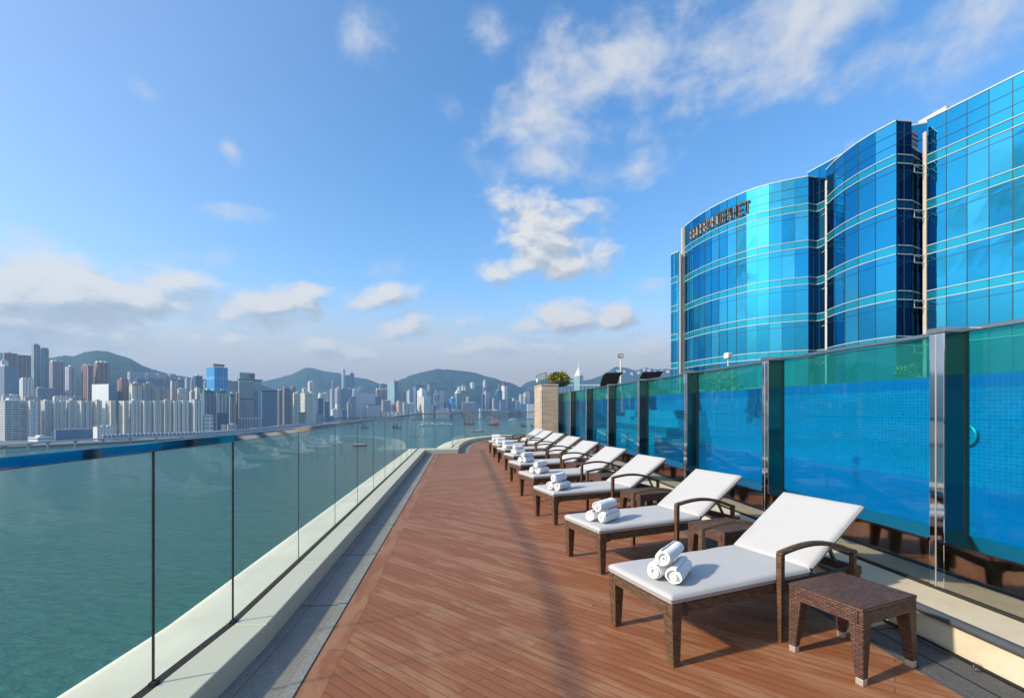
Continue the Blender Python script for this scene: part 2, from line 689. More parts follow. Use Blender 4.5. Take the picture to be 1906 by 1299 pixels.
def m_facade(name, wall, win, bay=3.2, flr=3.3, fw=.55, fh=.55, lit=.18, band=None, rough=.3, wallvar=.1):
    """far building skin: windows laid out in metres along the wall (uv)"""
    if bay < 40:
        bay *= 1.45
    if flr < 8:
        flr *= 1.6
    t = NT(name)
    tc = t.n('TexCoord')
    sp = t.n('SeparateXYZ')
    t.l(tc.outputs['UV'], sp.inputs[0])
    a = t.math('DIVIDE', sp.outputs[0], bay)
    b = t.math('DIVIDE', sp.outputs[1], flr)
    fa = t.math('FRACT', a)
    fb = t.math('FRACT', b)
    wa = t.math('MULTIPLY', t.math('GREATER_THAN', fa, (1 - fw) / 2), t.math('LESS_THAN', fa, (1 + fw) / 2)) if fw < 1 else None
    wb = t.math('MULTIPLY', t.math('GREATER_THAN', fb, .28), t.math('LESS_THAN', fb, .28 + fh))
    mask = t.math('MULTIPLY', wa, wb) if wa is not None else wb
    cell = t.n('CombineXYZ')
    t.l(t.math('FLOOR', a), cell.inputs[0])
    t.l(t.math('FLOOR', b), cell.inputs[1])
    wn = t.n('TexWhiteNoise', noise_dimensions='2D')
    t.l(cell.outputs[0], wn.inputs[0])
    wc = t.mix(t.math('MULTIPLY', t.math('POWER', wn.outputs[0], 3.0), lit * 3), win, tuple(min(1, x * .9 + .02) for x in wall))
    ob = t.n('ObjectInfo')
    st = t.noise(t.coord('Object', scale=(1, 1, .25)), .06, 4)
    wl = t.mix(st, tuple(x * (1 - wallvar * 1.6) for x in wall), tuple(min(1, x * (1 + wallvar)) for x in wall))
    if band:
        bf = t.math('FRACT', t.math('DIVIDE', sp.outputs[0], band[0]))
        wl = t.mix(t.math('GREATER_THAN', bf, band[1]), wl, band[2])
    c = t.mix(mask, wl, wc)
    ro = t.math('MULTIPLY_ADD', mask, rough - .8, .8)
    return t.done(t.pbsdf(c, ro, 0, None, .4))
M = {}
M['wood_near'] = m_wood(R(39), "deck boards")
M['wood_far'] = m_wood(R(-33), "deck boards turned")
M['wood_border'] = m_wood(R(-96.1), "deck border board", .31)
M['granite'] = m_granite("grey granite slabs", (.31, .275, .235), (3.0, 1.35), rot=R(-6.1))
M['granite_kerb'] = m_granite("pale granite kerb", (.33, .31, .27), (2.0, 1.35), rot=R(-6.1))
M['granite_dark'] = m_granite("dark granite slabs", (.12, .12, .118), (3.0, 1.6), rot=R(-5.7))
M['cream'] = m_plain("cream painted concrete", (.60, .56, .43), .6, var=.05, scale=2.2, bump=.06, bscale=40)
M['coping'] = m_plain("weathered white coping", (.70, .66, .53), .6, var=.22, scale=1.7)
M['steel'] = m_metal("polished steel", (.72, .73, .74), .045, .12, 1.2)
M['rail'] = m_metal("polished handrail steel", (.30, .33, .38), .05, .05, .8)
M['plinth'] = m_metal("dark mirror steel", (.52, .50, .46), .06, .10, 1.6)
M['side'] = m_metal("dark reflection plate", (.17, .17, .16), .07, .06, 2.0)  # dark reflection on the posts' near face, put into the metal colour
M['sill'] = m_metal("brushed sill steel", (.42, .44, .45), .16)
M['trim'] = m_plain("grey rubber bumper", (.075, .08, .088), .38, var=.2)
M['black'] = m_plain("black rubber", (.012, .012, .013), .5)
M['dark'] = m_plain("dark gap sealant", (.018, .016, .014), .8)
M['rail_glass'] = m_glass("clear balustrade glass", (.92, .955, .935), .24)
M['pool_glass'] = m_glass("thick pool glass", (.50, .92, .88), .58, .035, (.05, .36, .44))
M['weave'] = m_weave("woven brown rattan", (.23, .135, .078), (.10, .055, .032), w=.046, h=.0138)
M['weave_table'] = m_weave("woven dark rattan", (.185, .098, .072), (.080, .042, .032), w=.042, h=.0155)
M['cushion'] = m_fabric("white canvas", (.475, .472, .465))
M['piping'] = m_plain("grey seam piping", (.30, .30, .31), .9)
M['cushion_back'] = m_fabric("navy canvas underside", (.09, .11, .20))
M['terry'] = m_terry("white terry cloth")
M['alu'] = m_plain("pale aluminium foot", (.62, .60, .56), .35, .6)


def stone_mat():
    t = NT("tan travertine cladding")
    co = t.coord('Object')
    n = t.noise(t.coord('Object', scale=(.8, .8, 5), rot=(0, .35, 0)), 1.6, 8, .62, .5)
    n2 = t.noise(co, 2.0, 5)
    c = t.ramp(n, [(.3, (.36, .28, .19)), (.5, (.50, .41, .30)), (.7, (.60, .52, .40))])
    c = t.mix(t.math('MULTIPLY', n2, .4), c, (.34, .27, .19))
    return t.done(t.pbsdf(c, .6, 0, t.bump(n, .15, .01), .3))


def ledge_mat():
    t = NT("cream stone ledge, stained")
    co = t.coord('Object')
    n = t.noise(co, 2.4, 8, .66, .4)
    n2 = t.noise(co, 30, 5, .6)
    c = t.ramp(n, [(.24, (.36, .27, .16)), (.38, (.64, .55, .38)), (.7, (.72, .66, .50))])
    c = t.mix(t.math('MULTIPLY', n2, .35), c, (.42, .36, .22))
    return t.done(t.pbsdf(c, .7, 0, t.bump(n2, .2, .003), .3))


M['stone'] = stone_mat()
M['ledge'] = ledge_mat()


def tile_mat():
    t = NT("blue mosaic pool tile")
    co = t.coord('UV')
    br = t.n('TexBrick', offset=.0)
    br.inputs['Scale'].default_value = 1.0
    br.inputs['Brick Width'].default_value = .060
    br.inputs['Row Height'].default_value = .050
    br.inputs['Mortar Size'].default_value = .0045
    br.inputs['Color1'].default_value = (.005, .27, .50, 1)
    br.inputs['Color2'].default_value = (.008, .37, .62, 1)
    br.inputs['Mortar'].default_value = (.025, .58, .78, 1)
    t.l(co, br.inputs['Vector'])
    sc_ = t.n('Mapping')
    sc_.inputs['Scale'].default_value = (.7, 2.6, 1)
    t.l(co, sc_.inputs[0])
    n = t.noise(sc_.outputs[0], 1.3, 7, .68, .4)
    c = t.mix(t.math('MULTIPLY', t.math('SUBTRACT', n, .25, clamp=True), 1.5, clamp=True), br.outputs['Color'], (.004, .26, .37))  # streaks in the tile colour stand in for ripple and caustic light
    return t.done(t.pbsdf(c, .35, 0, None, .4))


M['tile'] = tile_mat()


def tile_floor_mat():
    t = NT("pale blue floor mosaic")
    co = t.coord('UV', scale=(1.6, .5, 1))
    n = t.noise(co, 3.2, 8, .72, 1.2)
    c = t.ramp(n, [(.36, (.010, .56, .62)), (.52, (.02, .72, .78)), (.66, (.30, .90, .92))])  # pale streaks in the floor colour stand in for caustic light
    return t.done(t.pbsdf(c, .35, 0, None, .4))


M['tile_floor'] = tile_floor_mat()


def water_body_mat():
    t = NT("clear blue pool water")
    tr = t.n('BsdfTransparent')
    tr.inputs[0].default_value = (.15, .86, .97, 1)
    gl = t.n('BsdfGlossy')
    gl.inputs['Roughness'].default_value = .03
    gl.inputs['Color'].default_value = (.25, .75, .95, 1)
    co = t.coord('Object')
    nm = t.bump(t.noise(co, 3.0, 4), .35, .05)
    t.l(nm, gl.inputs['Normal'])
    lw = t.n('LayerWeight')
    lw.inputs['Blend'].default_value = .5
    geo = t.n('NewGeometry')
    sp = t.n('SeparateXYZ')
    t.l(geo.outputs['True Normal'], sp.inputs[0])
    flat = t.math('GREATER_THAN', t.math('ABSOLUTE', sp.outputs[2]), .5)
    # the surface mirrors what is below it at a low angle, as water does
    f = t.math('MULTIPLY', flat, t.math('GREATER_THAN', lw.outputs['Facing'], .62))
    mx = t.n('MixShader')
    t.l(f, mx.inputs[0])
    t.l(tr.outputs[0], mx.inputs[1])
    t.l(gl.outputs[0], mx.inputs[2])
    return t.done(mx.outputs[0])


M['pool_water'] = water_body_mat()


# ------------------------------------------------------------------ terrace lines (world metres; x right, y away)
def wall_x(y, off=0.0):      # pool wall, outer face of its plinth
    return 3.64 + off - .097 * y


def wood_l(y):
    return -1.225 - .107 * (y - 2.645)


def wood_r(y):
    return 2.86 - .10 * y


def glass_l(y):
    return -1.925 - (.108 * (y - 3.26) if y > 3.26 else .010 * (y - 3.26))


def curb_in(y):
    return -1.672 - (.1054 * (y - 3.22) if y > 3.22 else .043 * (y - 3.22))


ARC_CURB = [(-1.95, 17.15), (-2.10, 19.0), (-2.12, 20.8), (-2.00, 22.3), (-1.65, 23.7), (-1.0, 25.0), (0.0, 26.0), (1.4, 26.7), (3.2, 26.9)]
ARC_WOOD = [(-1.57, 17.15), (-1.72, 19.0), (-1.76, 20.6), (-1.62, 22.1), (-1.25, 23.4), (-.65, 24.6), (.25, 25.5), (1.4, 26.1), (3.2, 26.3)]
ARC_GLASS = [(-2.24, 17.60), (-2.36, 19.0), (-2.38, 20.8), (-2.25, 22.45), (-1.88, 23.95), (-1.18, 25.4), (-.1, 26.5), (1.4, 27.2), (3.2, 27.4)]
ARC_OUT = [(-2.9, 17.7), (-2.97, 19.0), (-2.98, 20.9), (-2.82, 22.7), (-2.40, 24.4), (-1.55, 26.0), (-.3, 27.2), (1.4, 27.9), (3.2, 28.1)]


def strip(name, left, right, z0, z1, mat, ys, **kw):
    """ground strip between two x(y) lines, as one solid"""
    mb = MB()
    poly = [(left(y), y) for y in ys] + [(right(y), y) for y in reversed(ys)]
    poly = list(reversed(poly))
    mb.prism(poly, z0, z1)
    return mb.build(name, mat, **kw)


YS = [-3, 0, 2.645, 3.22, 5, 8, 12, 16.75]
# slab under everything
mb = MB()
mb.prism(list(reversed([(-1.9, -4), (-1.95, 3.3), (-3.35, 17.0), (-2.2, 17.3)] + ARC_CURB[1:] + [(6, 26.9), (6, -4)])), -1.2, -.012)
tag(mb.build("floor_slab", M['granite_dark']), kind='structure')

# decking: two fields of diagonal boards and the border board
YB = 8.45
mb = MB()
mb.prism([(wood_l(-3) + .155, -3), (wood_r(-3) - .12, -3), (wood_r(YB), YB), (wood_l(YB) + .155, YB)], -.011, 0)
tag(mb.build("deck_floor", M['wood_near']), kind='structure')
mb = MB()
mb.prism([(wood_l(YB) + .155, YB), (wood_r(YB) - .10, YB), (wood_r(20), 20), (wood_r(26), 26.1)] + list(reversed(ARC_WOOD[:-1])) + [(wood_l(16.55) + .155, 16.72)], -.011, 0)
tag(mb.build("deck_floor", M['wood_far']), kind='structure')
mb = MB()
mb.prism([(wood_l(-3), -3), (wood_l(-3) + .152, -3), (wood_l(16.6) + .152, 16.72), (wood_l(16.6), 16.7)], -.011, .001)
tag(mb.build("deck_border_floor", M['wood_border']), kind='structure')

# stone gutter beside the parapet
tag(strip("gutter_floor", curb_in, lambda y: wood_l(y) - .072, -.011, -.006, M['granite'], YS), kind='structure')
tag(strip("gutter_channel_floor", lambda y: curb_in(y) + .005, lambda y: curb_in(y) + .075, -.006, .002, M['granite'], YS, bevel=.004), kind='structure')
tag(strip("granite_kerb", lambda y: wood_l(y) - .070, lambda y: wood_l(y) - .004, -.011, .004, M['granite_kerb'], YS, bevel=.003), kind='structure')
mb = MB()
for i in range(len(ARC_CURB) - 1):
    a, b, c, d = ARC_CURB[i], ARC_CURB[i + 1], ARC_WOOD[i + 1], ARC_WOOD[i]
    mb.face([(*a, -.006), (*d, -.006), (*c, -.006), (*b, -.006)])
tag(mb.build("curved_gutter_floor", M['granite'], recalc=False), kind='structure')
mb = MB()
for i in range(len(ARC_WOOD) - 1):
    (ax, ay), (bx, by) = ARC_WOOD[i], ARC_WOOD[i + 1]
    d = Vector((bx - ax, by - ay)).normalized()
    nx, ny = -d.y * .07, d.x * .07
    mb.face([(ax + nx, ay + ny, .003), (ax, ay, .003), (bx, by, .003), (bx + nx, by + ny, .003)])
tag(mb.build("curved_granite_kerb", M['granite_kerb'], recalc=False), kind='structure')
tag(strip("side_gutter_floor", lambda y: wood_r(y) + .006, lambda y: 3.21 - .10 * y, -.011, -.005, M['granite_dark'], [-3, 0, 4, 8, 14, 19.5]), kind='structure')

# ------------------------------------------------------------------ parapet under the glass
par = empty("parapet", (-1.8, 3.2, 0))
tag(par, "low cream concrete parapet kerb running under the glass balustrade beside the grey gutter", "parapet")


def rel(o, root):
    o.parent = root
    o.matrix_parent_inverse = Matrix.Translation(-root.location)
    return o


def curb_piece(ins, outs, z0=-.03, z1=.15):
    mb = MB()
    poly = list(ins) + list(reversed(outs))
    mb.prism(poly, z0, z1)
    o = mb.build("kerb_block", M['cream'], bevel=.008, recalc=True)
    return rel(o, par)


js = [-3, -.4, 2.0, 3.22, 4.53, 5.85, 7.2, 8.5, 9.8, 11.1, 12.4, 13.7, 15.0, 16.2]
for a, b in zip(js[:-1], js[1:]):
    curb_piece([(curb_in(a + .004), a + .004), (curb_in(b), b)], [(glass_l(a + .004) + .030, a + .004), (glass_l(b) + .030, b)])
curb_piece([(curb_in(16.204), 16.204), (-3.10, 16.85)], [(glass_l(16.204) + .03, 16.204), (-3.42, 17.4), (-3.40, 17.42)])
curb_piece([(-3.096, 16.85), (-1.95, 17.10)], [(-3.395, 17.425), (-2.24, 17.56)])
for i in range(len(ARC_CURB) - 1):
    a, b = Vector(ARC_CURB[i]), Vector(ARC_CURB[i + 1])
    c, d = Vector(ARC_GLASS[i]), Vector(ARC_GLASS[i + 1])
    e = .004
    curb_piece([a.lerp(b, e), b], [(c + (a - c).normalized() * .03).lerp(d, e), d + (b - d).normalized() * .03], z1=.15)

# dark channel strip at the foot of the glass and the rounded coping outside it
mb = MB()
ys = [-3, 0, 3.26, 6, 10, 14, 17.40]
mb.prism(list(reversed([(glass_l(y) - .03, y) for y in ys] + [(glass_l(y) + .03, y) for y in reversed(ys)])), -.2, .142)
mb.prism([(-3.42, 17.43), (-2.25, 17.58), (-2.26, 17.64), (-3.43, 17.49)], -.2, .142)
rel(mb.build("glass_channel", M['dark']), par)
mb = MB()
rows = []
for y in [-3, 0, 2, 3.26, 5, 8, 11, 14, 17.45]:
    gx = glass_l(y) - .03
    w = .50 if y < 4 else .50 - .010 * (y - 4)
    rows.append([(gx - w * s, y, .145 - .04 * s ** 2 - (.12 * max(0, s - .85) / .15 if s > .85 else 0)) for s in (0, .15, .3, .45, .6, .75, .85, .93, 1.0)] + [(gx - w, y, -1.5)])
mb.grid(rows, 0, True)
rel(mb.build("coping", M['coping']), par)
mb = MB()
rows = []
for (gx, gy), (ox, oy) in zip(ARC_GLASS, ARC_OUT):
    rows.append([(gx + (ox - gx) * s, gy + (oy - gy) * s, .14 - .05 * s ** 2 - (.06 if s == 1 else 0)) for s in (0.03, .3, .6, .85, .95, 1.0)] + [(ox, oy, -1.5)])
mb.grid(rows, 0, True)
mb.face([rows[0][0], rows[0][3], rows[0][5], rows[0][6], (rows[0][0][0], rows[0][0][1], -1.5)])
rel(mb.build("coping", M['coping']), par)

# ------------------------------------------------------------------ glass balustrade
bal = empty("glass_balustrade", (-1.925, 3.26, .15))
tag(bal, "frameless glass balustrade with flat polished steel handrail above the harbour", "balustrade")


def pane(a, b, z0, z1, th, name, mat, root, gap=.006):
    a, b = Vector((a[0], a[1])), Vector((b[0], b[1]))
    d = (b - a).normalized()
    n = Vector((-d.y, d.x)) * th / 2
    a2, b2 = a + d * gap, b - d * gap
    mb = MB()
    q = [a2 - n, b2 - n, b2 + n, a2 + n]
    mb.prism([(p.x, p.y) for p in q], z0, z1)
    return rel(mb.build(name, mat), root)


gp = [(glass_l(y), y) for y in (-2.6, -1.3, 0.0, 1.25, 2.527, 3.26 + .0, 4.58, 5.907, 7.19, 8.50, 9.80, 11.12, 12.44, 13.74, 15.0, 16.25, 17.48)]
gp[5] = (-1.925, 3.26)
side = gp + [(-2.85, 17.53), (-2.24, 17.60)]
arc = []
for i in range(len(ARC_GLASS) - 1):
    a, b = Vector(ARC_GLASS[i]), Vector(ARC_GLASS[i + 1])
    k = max(1, round((b - a).length / 1.3))
    arc += [tuple(a.lerp(b, j / k)) for j in range(k)]
arc.append(ARC_GLASS[-1])
RZ = 1.44
allp = side + arc[1:]
for a, b in zip(allp[:-1], allp[1:]):
    pane(a, b, .10, RZ - .045, .014, "glass_panel", M['rail_glass'], bal)
for k, p in enumerate(allp[1:-1]):
    mb = MB()
    big = k in (3, 4) or p == (-2.24, 17.60)
    w = .009 if big else .005
    mb.box((p[0], p[1], (.10 + RZ - .045) / 2), (w, w * 1.2, RZ - .145), R(6))
    if big:
        mb.box((p[0] + .006, p[1] - .004, .155), (.035, .04, .02), R(6))
    rel(mb.build("joint_bar", M['dark'] if not big else M['steel_dark'] if 'steel_dark' in M else M['dark']), bal)


def offset_line(pts, d):
    out = []
    for i, p in enumerate(pts):
        a = Vector(pts[max(i - 1, 0)])
        b = Vector(pts[min(i + 1, len(pts) - 1)])
        t = (b - a).normalized()
        out.append((p[0] - t.y * d, p[1] + t.x * d))
    return out


def rail_run(pts, z0, z1, w, name, mat, root, bevel=.004):
    L_, R_ = offset_line(pts, w / 2), offset_line(pts, -w / 2)
    mb = MB()
    mb.grid([[(*p, z0) for p in L_], [(*p, z1) for p in L_], [(*p, z1) for p in R_], [(*p, z0) for p in R_]], 0, False, closed_v=True)
    mb.face([(*L_[0], z0), (*L_[0], z1), (*R_[0], z1), (*R_[0], z0)])
    mb.face([(*L_[-1], z0), (*R_[-1], z0), (*R_[-1], z1), (*L_[-1], z1)])
    return rel(mb.build(name, mat, bevel=bevel), root)


rail_run(side[:6], RZ - .052, RZ, .026, "handrail", M['rail'], bal)
rail_run([side[5]] + side[6:17], RZ - .050, RZ, .026, "handrail", M['rail'], bal)
rail_run(side[16:], RZ - .050, RZ, .026, "handrail", M['rail'], bal)
rail_run(arc, RZ - .050, RZ, .026, "handrail", M['rail'], bal)

# ------------------------------------------------------------------ ledge at the foot of the pool wall
led = empty("stone_ledge", (3.0, 3.2, 0))
tag(led, "low stained cream stone ledge with grey bumper edge in front of the mirror steel plinth", "ledge")
LY = [-3, 0, 2, 4, 7, 10, 14, 18.9]
mb = MB()
mb.prism(list(reversed([(3.21 - .10 * y, y) for y in LY] + [(wall_x(y, .03), y) for y in reversed(LY)])), -.02, .225)
rel(mb.build("ledge_block", M['ledge'], bevel=.006), led)
mb = MB()
mb.grid([[(3.21 - .10 * y + dx, y, .212 + dz) for y in LY] for dx, dz in ((-.028, -.012), (-.034, .002), (-.030, .022), (-.008, .032), (.020, .032), (.040, .016), (.010, -.012))], 0, True, closed_v=True)
rel(mb.build("bumper_edge", M['trim']), led)
rel(strip("seal_strip", lambda y: wall_x(y, -.014), lambda y: wall_x(y, .0), .225, .245, M['dark'], LY), led)

cab = MB()
pts = []
for k in range(0, 60):
    y = 1.0 + k * .22
    pts.append((3.175 - .10 * y + .012 * math.sin(k * 1.3) - .012, y, .020 + .008 * (1 + math.sin(k * .9))))
cab.tube(pts, .011, 8)
cable = empty("floor_cable", pts[0])
rel(cab.build("cable", M['black']), cable)
tag(cable, "black rubber cable lying along the foot of the cream stone ledge", "cable")
for y in (2.92, 3.36, 4.6, 5.9):
    x = 3.165 - .10 * y
    mb = MB()
    for j in range(12):
        pass
    mb.tube([(x + .020 * math.cos(a) , y + .012 * (i % 2), .026 + .020 * math.sin(a)) for i, a in enumerate([2 * math.pi * q / 9 for q in range(10)])], .006, 6)
    mb.box((x + .012, y, .012), (.035, .022, .016))
    rel(mb.build("clip", M['steel']), cable)

# ------------------------------------------------------------------ pool wall of steel posts and glass
pw = empty("pool_wall", (3.29, 3.6, .23))
tag(pw, "tall glass side wall of the swimming pool between polished steel posts", "pool wall")
PY = [-.70, 1.45, 3.60, 5.70, 7.80, 9.95, 12.10, 14.30, 16.50, 18.72]
ZT = 2.235
ZS = .62
dwall = Vector((-.097, 1.0)).normalized()
nwall = Vector((1.0, .097)).normalized()        # away from the deck


def wp(y, off):        # point at depth y shifted off metres into the pool
    return Vector((wall_x(y), y)) + nwall * off


GOFF = .185
WZ = 1.885
M['film'] = m_glass("teal veil above the waterline", (.76, .93, .92), .0, .30, (.26, .52, .48))  # translucent teal sheet inside the glass above the waterline
for i, y in enumerate(PY):
    a = wp(y, 0)
    w, d = .118, .205
    q = [a, a + nwall * d, a + nwall * d + dwall * w, a + dwall * w]
    mb = MB()
    mb.prism([(p.x, p.y) for p in q], .235, ZT - .035)
    post = rel(mb.build("post", M['steel'], bevel=.005), pw)
    mb = MB()
    b = a - nwall * .004 + dwall * (w * .52)
    q = [b, b + nwall * .0045, b + nwall * .0045 + dwall * .006, b + dwall * .006]
    mb.prism([(p.x, p.y) for p in q], .24, ZT - .04)
    s = mb.build("seam", M['alu'])
    s.parent = post
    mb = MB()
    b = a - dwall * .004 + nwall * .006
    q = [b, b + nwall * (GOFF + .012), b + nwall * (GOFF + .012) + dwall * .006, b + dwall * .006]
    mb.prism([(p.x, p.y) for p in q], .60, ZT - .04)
    s = mb.build("dark_reflection_plate", M['side'])  # added plate: its dark colour stands in for the post's dark reflection
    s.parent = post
    mb = MB()
    c = a - nwall * .012 - dwall * .012
    q = [c, c + nwall * (d + .02), c + nwall * (d + .02) + dwall * (w + .024), c + dwall * (w + .024)]
    mb.prism([(p.x, p.y) for p in q], ZT - .035, ZT + .006)
    cp = mb.build("cap", M['sill'], bevel=.003)
    cp.parent = post
for y0, y1 in zip(PY[:-1], PY[1:]):
    a, b = wp(y0, GOFF) + dwall * .12, wp(y1, GOFF)
    gpn = pane(a, b, ZS, ZT - .03, .04, "glass_panel", M['pool_glass'], pw, gap=.008)
    mb = MB()
    q = [a + nwall * .0215 + dwall * .01, b + nwall * .0215 - dwall * .01, b + nwall * .0235 - dwall * .01, a + nwall * .0235 + dwall * .01]
    mb.prism([(p.x, p.y) for p in reversed(q)], WZ - .01, ZT - .032)
    fm = mb.build("veil_film", M['film'])
    fm.parent = gpn
    # dark seal beside the post
    mb = MB()
    q = [b - dwall * .007 - nwall * .021, b - nwall * .021, b + nwall * .021, b - dwall * .007 + nwall * .021]
    mb.prism([(p.x, p.y) for p in reversed(q)], ZS, ZT - .035)
    q = [a + dwall * .003 - nwall * .021, a + dwall * .009 - nwall * .021, a + dwall * .009 + nwall * .021, a + dwall * .003 + nwall * .021]
    mb.prism([(p.x, p.y) for p in reversed(q)], ZS, ZT - .035)
    rel(mb.build("glass_seal", M['dark']), pw)
    # top rail
    mb = MB()
    q = [a - nwall * .03, b - nwall * .03, b + nwall * .06, a + nwall * .06]
    mb.prism([(p.x, p.y) for p in reversed(q)], ZT - .030, ZT)
    rel(mb.build("top_rail", M['sill'], bevel=.003), pw)
    # sill below the glass
    mb = MB()
    a0, b0 = wp(y0, 0) + dwall * .12, wp(y1, 0)
    mb.grid([[(p.x, p.y, z) for p in (a0 + nwall * o, b0 + nwall * o)] for o, z in ((.0, .585), (-.010, .585), (-.010, .605), (GOFF - .02, .655), (GOFF + .04, .655), (GOFF + .04, .585))], 0, False)
    rel(mb.build("sill", M['sill']), pw)
# plinth panels: one long mirror strip in sheets
for y0, y1 in zip(PY[:-1], PY[1:]):
    a, b = wp(y0, 0) + dwall * .063, wp(y1, 0) + dwall * .056
    mb = MB()
    q = [a + nwall * .002, b + nwall * .002, b + nwall * .25, a + nwall * .25]
    mb.prism([(p.x, p.y) for p in reversed(q)], .245, .584)
    rel(mb.build("plinth_panel", M['plinth']), pw)

# ------------------------------------------------------------------ the pool itself
pool = empty("swimming_pool", (5.0, 6.0, .55))
tag(pool, "rooftop swimming pool of bright blue water and mosaic tile behind the glass", "swimming pool")
PW = 2.85
PZ = .60
WZ = 1.885
mb = MB()
a, b = wp(-2.5, GOFF + .025), wp(18.5, GOFF + .025)
c, d = wp(18.5, GOFF + PW), wp(-2.5, GOFF + PW)
mb.face([(a.x, a.y, PZ), (d.x, d.y, PZ), (c.x, c.y, PZ), (b.x, b.y, PZ)])
rel(mb.build("pool_floor", M['tile_floor'], recalc=False), pool)
mb = MB()
mb.face([(d.x, d.y, PZ), (c.x, c.y, PZ), (c.x, c.y, 2.02), (d.x, d.y, 2.02)], [(0, PZ), (21, PZ), (21, 2.02), (0, 2.02)])
mb.face([(b.x, b.y, PZ), (c.x, c.y, PZ), (c.x, c.y, 2.02), (b.x, b.y, 2.02)], [(0, PZ), (PW, PZ), (PW, 2.02), (0, 2.02)])
mb.face([(a.x, a.y, PZ), (d.x, d.y, PZ), (d.x, d.y, 2.02), (a.x, a.y, 2.02)], [(0, PZ), (PW, PZ), (PW, 2.02), (0, 2.02)])
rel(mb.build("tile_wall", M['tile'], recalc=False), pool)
# broad steps along the far half of the pool
for k in range(4):
    y0, y1 = 12.6 + k * .1, 18.3
    q = [wp(y0, GOFF + 1.25 + .38 * k), wp(y1, GOFF + 1.25 + .38 * k), wp(y1, GOFF + PW - .01), wp(y0, GOFF + PW - .01)]
    mb = MB()
    mb.prism([(p.x, p.y) for p in reversed(q)], PZ + .004 + .24 * k, PZ + .004 + .24 * (k + 1))
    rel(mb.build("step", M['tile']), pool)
# an inner tiled pier by the near panel
q = [wp(2.2, GOFF + 1.7), wp(4.2, GOFF + 1.7), wp(4.2, GOFF + PW - .01), wp(2.2, GOFF + PW - .01)]
mb = MB()
mb.prism([(p.x, p.y) for p in reversed(q)], PZ + .003, 1.99)
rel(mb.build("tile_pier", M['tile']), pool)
c0 = wp(6.0, GOFF + PW - .05)
mb = MB()
mb.tube([(c0.x + dwall.x * .13 * math.cos(a), c0.y + dwall.y * .13 * math.cos(a), 1.27 + .13 * math.sin(a)) for a in [2 * math.pi * k / 24 for k in range(25)]], .018, 8)
rel(mb.build("lamp_rim", M['alu']), pool)
mb = MB()
g = .012
q = [wp(-2.48, GOFF + .03), wp(18.48, GOFF + .03), wp(18.48, GOFF + PW - g), wp(-2.48, GOFF + PW - g)]
mb.prism([(p.x, p.y) for p in reversed(q)], PZ + .002, WZ)
rel(mb.build("water", M['pool_water']), pool)

# paved pool deck beyond the water and the podium the hotel stands on
mb = MB()
q = [wp(-3, GOFF + PW + .004), wp(18.6, GOFF + PW + .004), Vector((1.9, 19.8)), Vector((1.75, 21.3)), Vector((5, 40)), Vector((60, 75)), Vector((60, -3))]
mb.prism([(p.x, p.y) for p in reversed(q)], -3, 1.96)
tag(mb.build("pool_deck_floor", m_granite("pale pool paving", (.42, .39, .33), (.6, .6))), kind='structure')


